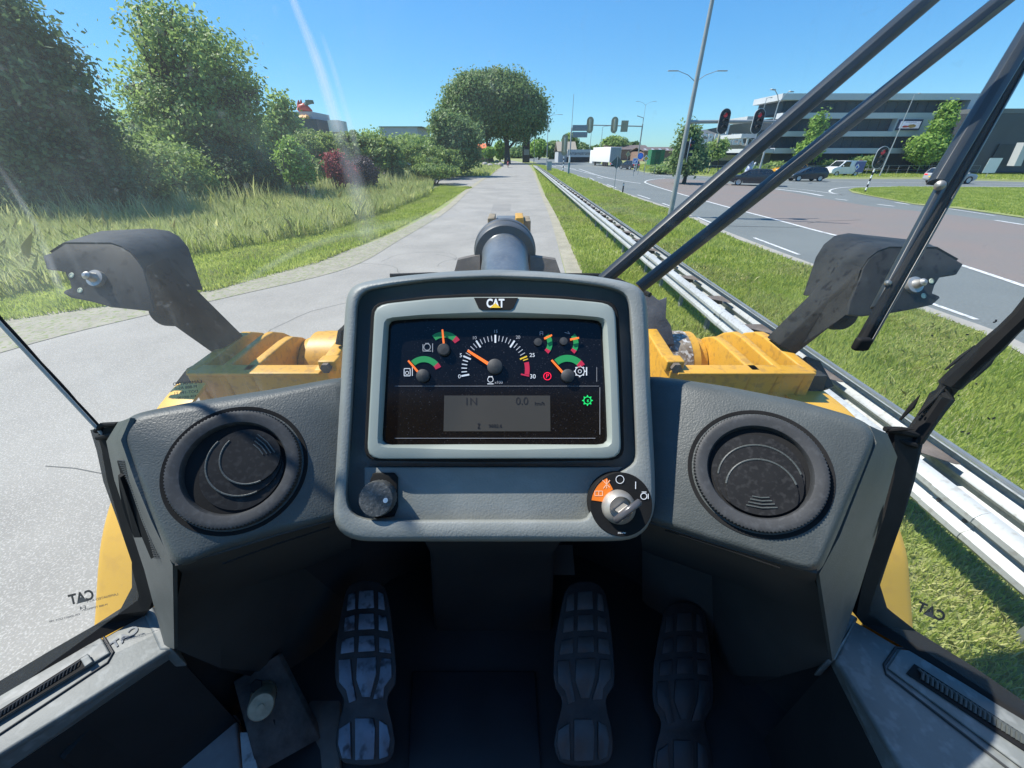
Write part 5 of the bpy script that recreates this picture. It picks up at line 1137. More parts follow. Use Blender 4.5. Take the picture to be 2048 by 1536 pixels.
for i in range(60):
    f=i/59; x=1836+560*f; y=1343+355*f
    mb=MB(); mb.tube([PZ(x+2,y-4,zs+.008),PZ(x+10,y+4,zs+.0125),PZ(x+9,y+17,zs+.008)],.0022,6); mb.obj('vent_fin',M_plas,ptr,smooth=True)
# inset groove lines round the plates
M_gr=mat('seam_dark',(.03,.032,.033),.7)
mb=MB(); mb.tube([PZ(x,y,zs+.0015) for x,y in ((-300,1650),(0,1468),(215,1325),(226,1305),(205,1270),(180,1280),(0,1386))],.0016,6); mb.obj('plate_seam',M_gr,csl)
mb=MB(); mb.tube([PZ(x,y,zs+.0015) for x,y in ((2400,1790),(2048,1562),(1772,1348),(1768,1330),(1792,1295),(1818,1298),(2048,1436))],.0018,6); mb.obj('plate_seam',M_gr,csr)
# corner blocks joining sill and dash
for pts,zz in (([(300,1205),(345,1298),(318,1300),(285,1225),(282,1200)],zs+.002),([(1718,1235),(1672,1318),(1655,1318),(1690,1262),(1700,1225)],zs+.002)):
    mb=MB(); mb.prism([PZ(x,y,zz) for x,y in pts],(0,0,-.06)); mb.obj('console_corner',M_sill,LD,bevel=.004)
# outer cab walls below glass, rear wall, roof behind the driver, pillars
for s in (-1,1):
    mb=MB(); e0=PZ(0 if s<0 else 2048,1400,zs); mb.loft([[(s*.64,.375,zf-.3),(s*.76,.235,zf-.3),(s*.98,-.35,zf-.3),(s*.98,-1.3,zf-.3)],[(s*.64,.375,zs-.02),(s*.76,.235,zs-.02),(s*.98,-.35,zs-.02),(s*.98,-1.3,zs-.02)]],close=False); mb.obj('cab_side',M_yel,LD,thick=.01)
mb=MB(); mb.box((0,-1.32,H-.75),(1.9,.05,.9)); mb.obj('cab_rear_wall',M_dark,LD)
mb=MB(); mb.prism([(-.95,-1.3,H+.62),(.95,-1.3,H+.62),(.9,-.5,H+.62),(-.9,-.5,H+.62)],(0,0,.08)); mb.obj('cab_roof',M_yel,LD,bevel=.02)
for s in (-1,1):
    mb=MB(); mb.box((s*.94,-1.28,H-.05),(.08,.08,1.35)); mb.obj('cab_pillar',M_blk,LD,bevel=.01)
mb=MB(); mb.box((0,-.55,zf+.45),(.5,.5,.14)); mb.obj('seat_cushion',M_dark,LD,bevel=.05)
mb=MB(); mb.box((0,-.84,zf+.85),(.48,.12,.7)); mb.obj('seat_backrest',M_dark,LD,bevel=.05)
# ---------- pedals ----------
M_ped=mat('pedal_rubber',(.026,.026,.028),.45,var=.3,vs=30,bump=.4,bs=200,bdist=.0008)
M_pedw=mat('worn_pedal_blocks',(.17,.22,.28),.4,vs=28,var=.2,fs=45,fcol=(.02,.022,.03),famt=.9,metal=.2)
def pedal(x0,y0,dx,m2,tt,name='pedal',lab=None,yscale=1):
    """outline in px relative to left pedal (centre x 731)"""
    A=(x0,y0); fr=Fr(P(x0-40,y0+20,tt),P(x0+40,y0+20,tt),P(x0-40,y0+340,tt*.82))
    O=[(-38,12),(-30,2),(-12,-6),(14,-6),(32,0),(42,14),(50,60),(56,120),(60,170),(59,200),(44,222),(42,250),(50,272),(58,290),(59,320),(56,345),(46,356),(0,362),(-40,358),(-52,350),(-60,325),(-60,290),(-50,270),(-42,255),(-44,225),(-56,205),(-60,180),(-58,120),(-48,60)]
    f=lambda x,y,n=0: fr.pix(x0+x,y0+y*yscale,n)
    oo=soft(star(O,(0,160),120),1)
    mb=MB(); mb.loft([[fr.pix(x0+x,y0+y*yscale,-.014) for x,y in inset(oo,(0,160),-2)],[fr.pix(x0+x,y0+y*yscale,-.001) for x,y in inset(oo,(0,160),-1)],[fr.pix(x0+x,y0+y*yscale,.0) for x,y in inset(oo,(0,160),3)]],True,True,True)
    pd=mb.obj(name,M_ped,LD,smooth=True)
    if lab: pd['label']=lab
    blocks=[]
    rows=[(16,50),(62,92),(106,136)]
    for k,(a,b) in enumerate(rows):
        w0=-34-k*6; w1=36+k*6
        blocks+= [[(w0,a+6),(-20-k,a),(-20-k,b),(w0-3,b+4)],[(-12,a-2),(16+k,a-3),(18+k,b-2),(-14,b)],[(26+k,a),(w1,a+4),(w1+4,b+3),(26+k,b)]]
    blocks+=[[(-53,152),(-30,150),(-26,190),(-18,232),(-32,238),(-38,212),(-52,196)],[(-16,148),(22,146),(22,180),(10,226),(-6,226),(-18,190)],[(32,148),(52,150),(53,186),(38,206),(36,228),(16,230),(28,190)],
      [(-52,290),(-30,275),(-28,350),(-46,348),(-54,320)],[(-20,268),(16,268),(20,290),(18,350),(-20,352)],[(28,272),(44,282),(50,310),(46,344),(28,350)]]
    for i,bk in enumerate(blocks):
        mb=MB(); mb.prism([f(x,y,.0) for x,y in bk],fr.n*.0035); mb.obj('grip_block',m2,pd,bevel=.0012,seg=2)
    return fr,pd
fr,pd=pedal(731,1168,0,M_pedw,.90,lab='left pedal with worn pale grip blocks')
M_pb=mat('pedal_block_dark',(.07,.072,.075),.35,var=.25,vs=20)
pedal(1168,1170,0,M_pb,.90,lab='middle pedal with dark grip blocks'); 
pedal(1366,1212,0,mat('pedal_block_black',(.045,.045,.05),.4),.92,lab='right pedal, darkest of the three')
# bracket plate with knob, pedal box
mb=MB(); mb.prism([P(466,1364,.80),P(555,1310,.84),P(640,1478,.80),P(520,1545,.70),P(507,1515,.71)],(0,.012,-.012)); br=mb.obj('pedal_bracket',mat('dusty_sunlit_metal',(.11,.105,.10),.75,var=.35,vs=25,bump=.6,bs=90,bdist=.002),LD,bevel=.002)  # bracket grey lightened to look sunlit
a=P(527,1392,.78); b_=P(522,1414,.715); mb=MB(); ax=(b_-a).normalized(); mb.lathe(a,ax,[(.024,-.01),(.024,.0)],24,cap0=True); mb.lathe(a,ax,[(.022,0),(.022,(b_-a).length-.004),(.020,(b_-a).length),(.005,(b_-a).length),(.005,(b_-a).length+.003),(.0001,(b_-a).length+.003)],32); mb.obj('bracket_knob',mat('dusty_brass',(.42,.38,.27),.65,metal=.3,var=.2,vs=40),br,smooth=True)
mb=MB()
for x,y in ((540,1450),(512,1372)): mb.lathe(P(x,y,.765),(P(x,y,.7)-P(x,y,.8)),[(.012,0),(.010,.008),(.0001,.009)],6)
mb.obj('bracket_bolt',M_dark,br)
mb=MB(); mb.loft([[P(640,1290,1.0),P(690,1290,1.0),P(690,1290,1.1),P(640,1290,1.1)],[P(612,1420,.84),P(684,1420,.84),P(690,1420,1.0),P(612,1420,1.0)],[P(590,1500,.80),P(680,1500,.78),P(690,1500,.95),P(590,1500,.95)],[P(600,1600,.74),P(690,1600,.72),P(690,1600,.9),P(600,1600,.9)]],True,True,True); mb.obj('pedal_housing',mat('dusty_sunlit_housing',(.13,.125,.115),.7,var=.3,vs=12),LD,bevel=.008)  # base colour raised in place of sun on the housing
mb=MB(); mb.prism([PZ(480,1465,zf+.09),PZ(498,1465,zf+.09),PZ(530,1600,zf+.09),PZ(490,1600,zf+.09)],(0,0,-.03)); mb.obj('pale_floor_plate',mat('pale_plate',(.45,.47,.47),.6,vs=30,var=.2,fs=60,fcol=(.1,.1,.1),famt=.7),LD)  # speckled plate, much paler than the floor around it
mb=MB(); mb.prism([PZ(x,y,zf+.02) for x,y in [(250,1600),(330,1500),(420,1440),(482,1440),(500,1600)]],(0,0,.03)); mb.obj('raised_floor_corner',mat('dusty_sunlit_floor',(.30,.31,.31),.7,var=.2,vs=10),LD,bevel=.005)  # sun patch on this corner put into a paler colour
# ---------- glass and seals ----------
def glassmat(name,dirt=.10,streak=True):
    m=bpy.data.materials.new(name); m.use_nodes=True; t_=m.node_tree; N=t_.nodes; L=t_.links
    N.remove(N['Principled BSDF']); out=N['Material Output']
    tr=N.new('ShaderNodeBsdfTransparent'); tr.inputs[0].default_value=(.97,.985,.975,1)
    gl_=N.new('ShaderNodeBsdfGlossy'); gl_.inputs['Roughness'].default_value=.02
    fr_=N.new('ShaderNodeFresnel'); fr_.inputs[0].default_value=1.25
    m1=N.new('ShaderNodeMixShader'); mu0=N.new('ShaderNodeMath'); mu0.operation='MULTIPLY'; mu0.inputs[1].default_value=.18; L.new(fr_.outputs[0],mu0.inputs[0]); L.new(mu0.outputs[0],m1.inputs[0]); L.new(tr.outputs[0],m1.inputs[1]); L.new(gl_.outputs[0],m1.inputs[2])
    df=N.new('ShaderNodeBsdfTranslucent'); df.inputs[0].default_value=(.85,.95,1,1)
    tc=N.new('ShaderNodeTexCoord')
    def nz(scale,rot,sc,lo,hi,d=5):
        mp=N.new('ShaderNodeMapping'); mp.inputs['Scale'].default_value=scale; mp.inputs['Rotation'].default_value=rot; L.new(tc.outputs['Object'],mp.inputs[0])
        n=N.new('ShaderNodeTexNoise'); n.inputs['Scale'].default_value=sc; n.inputs['Detail'].default_value=d; n.inputs['Roughness'].default_value=.65; L.new(mp.outputs[0],n.inputs['Vector'])
        r_=N.new('ShaderNodeMapRange'); r_.inputs[1].default_value=lo; r_.inputs[2].default_value=hi; L.new(n.outputs['Fac'],r_.inputs[0]); return r_
    a=nz((1,1,1),(0,0,0),2.2,.42,.75); b=nz((14,1,1.6),(0,R(35),0),5,.52,.8); c=nz((1,1,1),(0,0,0),60,.66,.72,2)
    s1=N.new('ShaderNodeMath'); s1.operation='MULTIPLY'; L.new(b.outputs[0],s1.inputs[0]); L.new(a.outputs[0],s1.inputs[1])
    s2=N.new('ShaderNodeMath'); s2.operation='MULTIPLY_ADD'; s2.inputs[1].default_value=.5; L.new(a.outputs[0],s2.inputs[0]); L.new(s1.outputs[0],s2.inputs[2])
    s3=N.new('ShaderNodeMath'); s3.operation='MULTIPLY_ADD'; s3.inputs[1].default_value=.3; L.new(c.outputs[0],s3.inputs[0]); L.new(s2.outputs[0],s3.inputs[2])
    s4=N.new('ShaderNodeMath'); s4.operation='MULTIPLY_ADD'; s4.inputs[1].default_value=dirt; s4.inputs[2].default_value=.04; L.new(s3.outputs[0],s4.inputs[0])
    m2=N.new('ShaderNodeMixShader'); L.new(s4.outputs[0],m2.inputs[0]); L.new(m1.outputs[0],m2.inputs[1]); L.new(df.outputs[0],m2.inputs[2]); L.new(m2.outputs[0],out.inputs[0]); return m
M_glass=glassmat('windscreen_glass',.14)
M_sglass=glassmat('side_glass',.05)
# joint line (windscreen to side glass): bottom corner, dash corner, upper point, top
JL=[P(290,1190,.64),P(212,870,.60),P(0,640,.50)]
JR=[P(1716,1215,.64),P(1826,880,.60),P(2048,630,.50)]
JLt=Vector((-.76,.50,H+.62)); JRt=Vector((.76,.50,H+.62))
JL.append(JLt); JR.append(JRt)
depth=[.20,.20,.22,.24]
def wind():
    rows=[]
    for a,b,d in zip(JL,JR,depth):
        row=[]
        for i in range(25):
            s=i/24; p=a.lerp(b,s); p=p+Vector((0,d*(1-(2*s-1)**2),0)); row.append(p)
        rows.append(row)
    return rows
wmb=MB(); wmb.loft(wind(),close=False); wmb.obj('windscreen',M_glass,LD,smooth=True)
from mathutils.bvhtree import BVHTree
wbv=BVHTree.FromPolygons([Vector(v) for v in wmb.v],wmb.f)
def smearmat():
    m=bpy.data.materials.new('smear_glare_film'); m.use_nodes=True; t_=m.node_tree; N=t_.nodes; L=t_.links; N.remove(N['Principled BSDF'])
    tr=N.new('ShaderNodeBsdfTransparent'); df=N.new('ShaderNodeBsdfTranslucent'); df.inputs[0].default_value=(.95,.97,1,1)
    at=N.new('ShaderNodeAttribute'); at.attribute_name='dens'; tc=N.new('ShaderNodeTexCoord'); n=N.new('ShaderNodeTexNoise'); n.inputs['Scale'].default_value=14; n.inputs['Detail'].default_value=8; n.inputs['Roughness'].default_value=.6
    L.new(tc.outputs['Object'],n.inputs['Vector']); mr=N.new('ShaderNodeMapRange'); mr.inputs[1].default_value=.15; mr.inputs[2].default_value=.8; L.new(n.outputs['Fac'],mr.inputs[0])
    mu=N.new('ShaderNodeMath'); mu.operation='MULTIPLY'; L.new(mr.outputs[0],mu.inputs[0]); L.new(at.outputs['Fac'],mu.inputs[1])
    ms=N.new('ShaderNodeMixShader'); L.new(mu.outputs[0],ms.inputs[0]); L.new(tr.outputs[0],ms.inputs[1]); L.new(df.outputs[0],ms.inputs[2]); L.new(ms.outputs[0],N['Material Output'].inputs[0]); return m
M_sm=smearmat()
def smear(pts,w0,w1,dens):
    V=[];D=[];n=len(pts)
    k=5
    P2=smoothline([(a,b) for a,b in pts],6); n=len(P2)
    for i,p in enumerate(P2):
        q=(P2[min(i+1,n-1)]-P2[max(i-1,0)]).normalized(); nn=Vector((-q.y,q.x,0)); wd=w0+(w1-w0)*i/(n-1); e=min(1,i/4,(n-1-i)/4)
        for j in range(k):
            f=j/(k-1)*2-1; x=p.x+nn.x*f*wd; y=p.y+nn.y*f*wd; r=ray(x,y).normalized(); h=wbv.ray_cast(C0,r)[0]
            if h is None: h=C0+r*.75
            V.append(h-r*.0025); D.append(dens*(1-abs(f)**1.5)*max(e,0))
    me=bpy.data.meshes.new('glass_smear_glare'); me.from_pydata([tuple(v) for v in V],[],[(i*k+j,i*k+j+1,(i+1)*k+j+1,(i+1)*k+j) for i in range(n-1) for j in range(k-1)])
    at=me.attributes.new('dens','FLOAT','POINT'); at.data.foreach_set('value',D); me.materials.append(M_sm)
    o=bpy.data.objects.new('glass_smear_glare',me); S.collection.objects.link(o); o.parent=LD
smear([(570,-40),(598,30),(630,110),(665,220),(685,290)],8,17,.6)  # sun glare over smudged glass, laid on as pale translucent strips
smear([(675,260),(700,330),(725,420),(745,500)],14,34,.26)
smear([(640,60),(668,140),(700,250),(720,330)],5,10,.3)
smear([(-10,320),(40,400),(75,460),(105,540),(130,600)],6,12,.25)
smear([(60,430),(40,500),(60,570),(90,640)],50,80,.10)
smear([(430,600),(600,500),(760,455),(900,430),(1010,425)],8,12,.2)
smear([(1130,410),(1250,420),(1400,470),(1500,520)],8,12,.12)
smear([(1600,300),(1680,250),(1760,240),(1850,280)],80,90,.07)
for J,s in ((JL,-1),(JR,1)):
    q0=PZ(0 if s<0 else 2048,1400 if s<0 else 1432,zs+.01)
    mb=MB(); mb.loft([[J[0],J[1],J[2],J[3]],[q0,q0+Vector((s*.01,0,.25)),q0+Vector((s*.02,0,.55)),Vector((s*.86,.2,H+.62))],[Vector((s*.97,-.4,zs)),Vector((s*.97,-.4,zs+.25)),Vector((s*.97,-.4,zs+.55)),Vector((s*.92,-.4,H+.62))],[Vector((s*.97,-1.28,zs)),Vector((s*.97,-1.28,zs+.25)),Vector((s*.97,-1.28,zs+.55)),Vector((s*.92,-1.28,H+.62))]],close=False)
    mb.obj('side_window',M_sglass,LD,smooth=True)
    # seals
    def jag(pts,r,n=26,j=.25):
        out=[];rr=[]
        pts=[Vector(p) for p in pts]
        for i in range(len(pts)-1):
            for k in range(n):
                out.append(pts[i].lerp(pts[i+1],k/n)); rr.append((r[i]+(r[i+1]-r[i])*k/n)*(1+random.uniform(-j,j)))
        out.append(pts[-1]); rr.append(r[-1]); return out,rr
    if s<0:
        mb=MB(); p_,r_=jag([J[1],J[2],J[3]],[.003,.003,.0035],n=12,j=.15); mb.tube(p_,r_,8); mb.obj('glass_joint_seal',M_blk,LD,smooth=True)
        mb=MB(); q=[p+(C0-p)*.012+Vector((-.004,0,-.002)) for p in p_]; mb.tube(q,.0022,6); mb.obj('joint_trim',mat('clear_sealant',(.62,.57,.5),.5),LD,smooth=True)
    else:
        mb=MB(); p_,r_=jag([J[1],P(1900,770,.57),J[2],J[3]],[.012,.0135,.011,.009],n=5,j=.07); mb.tube(p_,r_,8); mb.obj('glass_joint_seal',M_blk,LD,smooth=True)
        mb=MB()
        for (x0,y0),(x1,y1) in (((1800,840),(1840,790)),((1835,830),(1900,762)),((1890,740),(1950,690)),((1945,760),(2000,700)),((1925,745),(1990,672)),((1770,862),(1830,858))):
            a=P(x0,y0,.585);b=P(x1,y1,.565); m_=(a+b)/2+Vector((.002,0,.002)); mb.tube([a,m_,b],[.0015,.0035,.0005],6)
        for k in range(16):
            p=P(random.uniform(1840,2000),random.uniform(640,880),.58); mb.tube([p,p+Vector((random.uniform(-.004,.004),0,random.uniform(-.004,.004)))],.0012,5)
        mb.obj('torn_sealant',M_blk,LD)
# dark post/seal between dash corner and sill corner, then along the sill
mb=MB()
LPo=[[(190,858),(240,850)],[(203,900),(236,890)],[(216,960),(246,950)],[(245,1040),(272,1030)],[(272,1120),(300,1110)],[(272,1170),(318,1180)],[(240,1222),(305,1215)],[(190,1250),(290,1226)],[(100,1302),(175,1290)],[(0,1362),(70,1352)],[(-400,1590),(-330,1590)]]
LTt=[.60,.605,.61,.62,.63,.64,.65,.645,.61,.585,.48]
def zt(t_,px,py,z): return t_
A=[P(a[0],a[1],t_) for (a,b),t_ in zip(LPo[:7],LTt)]+[PZ(a[0],a[1],zs+.015) for a,b in LPo[7:]]
B=[P(b[0],b[1],t_-.01) for (a,b),t_ in zip(LPo[:7],LTt)]+[PZ(b[0],b[1],zs-.0) for a,b in LPo[7:]]
mb.loft([A,B],close=False); mb.obj('window_seal',M_blk,LD,smooth=True,thick=.012)
mb=MB()
RPo=[[(1838,878),(1780,862)],[(1820,960),(1780,950)],[(1795,1040),(1760,1030)],[(1770,1110),(1735,1100)],[(1752,1165),(1715,1170)],[(1768,1210),(1706,1222)],[(1830,1262),(1720,1242)],[(1950,1338),(1890,1345)],[(2048,1404),(1990,1408)],[(2450,1640),(2380,1640)]]
A=[P(a[0],a[1],t_) for (a,b),t_ in zip(RPo[:6],LTt)]+[PZ(a[0],a[1],zs+.015) for a,b in RPo[6:]]
B=[P(b[0],b[1],t_-.01) for (a,b),t_ in zip(RPo[:6],LTt)]+[PZ(b[0],b[1],zs-.0) for a,b in RPo[6:]]
mb.loft([A,B],close=False); mb.obj('window_seal',M_blk,LD,smooth=True,thick=.012)
# clip at the dash corner left
mb=MB(); mb.tube([P(192,862,.59),P(205,850,.585),P(236,848,.58),P(232,868,.58),P(196,876,.59)],.004,8); mb.obj('seal_end',M_blk,LD,smooth=True)
mb=MB(); mb.tube([P(1770,858,.585),P(1800,862,.585),P(1832,870,.59),P(1828,890,.59),P(1795,880,.59)],[.004,.007,.005,.006,.004],8); mb.obj('seal_end',M_blk,LD,smooth=True)
# glass decals (mirror-read)
FGL=Fr(P(160,1200,.615),P(60,1250,.60),P(150,1100,.615))
logo(FGL,163,1195,20,.002,LD,M_blk,M_gr,mirror=True,rot=R(14))
mg=mat('decal_dark',(.03,.03,.03),.6)
for s_,x,y,h_ in (('LAMINATED AS-1',205,1196,5),('M-888 TEMPERED',190,1215,4),('43R-000011 DOT-199',130,1236,4),('E4',166,1216,8)): ftext(s_,FGL,x,y,h_,.002,mg,LD,'glass_marking',mirror=True,rot=R(14))
FGR=Fr(P(1860,1225,.60),P(1900,1225,.59),P(1860,1100,.60))
logo(FGR,1862,1224,20,.002,LD,M_blk,M_gr,mirror=True,rot=R(-24))
FDL=Fr(P(350,770,.53),P(400,765,.535),P(350,800,.53))
for s_,x,y,h_ in (('LAMINATED',375,766,7),('M-888 AS-1',372,775,6),('DOT-199 T1',372,785,6),('43R-000190',374,794,5)): ftext(s_,FDL,x,y,h_,.0,mg,LD,'glass_marking',mirror=True,rot=R(6))
u_=(PZ(270,1254,zs)-PZ(228,1284,zs)).normalized(); v_=Vector((-u_.y,u_.x,0)); text3d('CAT',PZ(250,1274,zs+.0016),u_,v_,.016,mat('reflected_decal_grey',(.08,.10,.12),.6),csl,'logo_letters',.0002,'CENTER',.03,.8,True)  # reflection of the glass decal, laid on the sill as flat mirrored letters
# ---------- yellow frame, fenders, light brackets ----------
for s in (-1,1):
    if s<0: prof=[P(350,770,1.60),P(310,818,1.51),P(262,900,1.41),P(222,1000,1.34),P(200,1080,1.307),P(193,1160,1.296),P(192,1245,1.29),P(196,1330,1.27)]
    else: prof=[P(1640,778,1.74),P(1712,832,1.56),P(1750,905,1.47),P(1783,1010,1.42),P(1812,1100,1.36),P(1820,1180,1.35),P(1822,1270,1.34),P(1815,1350,1.32)]
    prof=[Vector((s*1.39 if abs(p.x)>1.2 else p.x,p.y,p.z)) for p in prof]
    sm=[]
    for i in range(len(prof)-1):
        for k in range(4): sm.append(prof[i].lerp(prof[i+1],k/4))
    sm.append(prof[-1])
    for _ in range(3): sm=[sm[0]]+[(sm[i-1]+sm[i]*2+sm[i+1])/4 for i in range(1,len(sm)-1)]+[sm[-1]]
    mb=MB(); mb.loft([[Vector((p.x,p.y,p.z-.05)) for p in sm],sm,[Vector((p.x-s*.02,p.y-.003,p.z+.006)) for p in sm],[Vector((s*((1.26 if s<0 else 1.19) if p.y>1.15 else 1.1),p.y-.005,p.z+.01)) for p in sm]],close=False); mb.obj('front_fender',M_yelc,LD,smooth=True,thick=.012)
    # tyre under the fender
    mb=MB(); mb.lathe((s*1.32,1.6,.78),(-s,0,0),[(.35,0),(.72,.0),(.78,.06),(.78,.52),(.72,.58),(.35,.58)],64,rf=lambda i,k:.985 if (k%4<2 and 1<i<4) else 1); w_=mb.obj('front_wheel',M_tyre,LD,smooth=True)
    mb=MB(); mb.lathe((s*1.34,1.6,.78),(-s,0,0),[(.001,.05),(.2,.05),(.33,.02),(.36,.0),(.36,.5)],32); mb.obj('rim',M_yel,w_,smooth=True)
    mb=MB(); mb.lathe((s*1.32,-1.6,.78),(-s,0,0),[(.35,0),(.72,.0),(.78,.06),(.78,.52),(.72,.58),(.35,.58)],64,rf=lambda i,k:.985 if (k%4<2 and 1<i<4) else 1); mb.obj('rear_wheel',M_tyre,LD,smooth=True)
    # frame: rear wall + longitudinal arched plates + pin boss
    xo=-1.34 if s<0 else 1.25; xin=-.80 if s<0 else .69; k0=xo/s; z0=H-.79
    mb=MB(); mb.prism([(xin,1.40,z0),(xo,1.40,z0),(xo,1.43,z0-.45),(xin,1.43,z0-.45)],(0,.03,0)); fr_o=mb.obj('frame_rear_plate',M_yel,LD,bevel=.006)
    mb=MB(); mb.box(((xo+xin)/2,1.415,z0+.006),(abs(xo-xin)+.01,.075,.012)); mb.obj('frame_lip',M_yel,fr_o,bevel=.004)
    def arch(x,th,k=1.0,fy=0,name='frame_plate'):
        pr=[(1.40,z0-.02),(1.40,z0+.012),(1.73*k+fy,H-.768-(1-k)*.5),(1.80*k+fy,H-.775-(1-k)*.5),(1.88*k+fy,H-.815-(1-k)*.5),(1.96*k+fy,H-.88-(1-k)*.5),(2.02*k+fy,H-.97-(1-k)*.4),(2.03*k+fy,H-1.1),(1.4,H-1.2)]
        mb=MB(); mb.prism([(x-th/2,y,z) for y,z in pr],(th,0,0)); return mb.obj(name,M_yel,LD,bevel=.008)
    arch(xo,.05); arch(s*(k0-.12),.035,1.0,.0); arch(s*(k0-.23),.045,.98); 
    arch(xin,.06,1.05)
    mb=MB(); mb.lathe((s*(k0-.26),1.84,H-.98),(-s,0,0),[(.12,-.01),(.14,0),(.15,.04),(.175,.05),(.175,.20),(.15,.21),(.15,.27)],40); bs=mb.obj('pivot_boss',M_yel,LD,smooth=True)
    mb=MB(); mb.lathe((s*(k0-.32),1.84,H-.98),(-s,0,0),[(.178,.03),(.1785,.15)],40); mb.obj('wear_band',mat('worn_band',(.30,.26,.2),.5,vs=20,col2=(.10,.06,.03),fs=50,fcol=(.6,.6,.58),famt=.8) if s>0 else M_yel,bs,smooth=True)
    mb=MB(); mb.box((s*(k0-.57),1.44,z0+.025),(.075,.06,.05)); mb.obj('frame_lug',M_yel,fr_o,bevel=.006)
    mb=MB(); mb.lathe((s*(k0-.57),1.41,z0+.025),(0,-1,0),[(.022,0),(.022,.02),(.001,.022)],6); mb.obj('frame_bolt',M_rust_shadow,fr_o)
    # inner lift arm (yellow beam going forward-inward)
    mb=MB(); mb.loft([[(s*.93,1.80,H-1.02),(s*.93,1.80,H-.80),(s*.80,1.80,H-.80),(s*.80,1.80,H-1.02)],[(s*.62,2.9,H-1.32),(s*.62,2.9,H-1.06),(s*.50,2.9,H-1.06),(s*.50,2.9,H-1.32)]],True,True,True); mb.obj('lift_arm',M_yel,LD,bevel=.02)
    mb=MB(); mb.prism([P(x,y,1.75) for x,y in ([(350,768),(374,737),(432,706),(436,745),(388,762)] if s<0 else [(1612,712),(1640,722),(1668,772),(1655,776),(1618,752)])],(0,.02,-.03)); mb.obj('step_plate',M_arm,LD)
mb=MB(); mb.prism([PY(1617,752,1.44),PY(1655,752,1.44),PY(1640,800,1.44),PY(1620,800,1.44)],(0,.2,0)); mb.obj('dark_spacer',M_arm,LD)
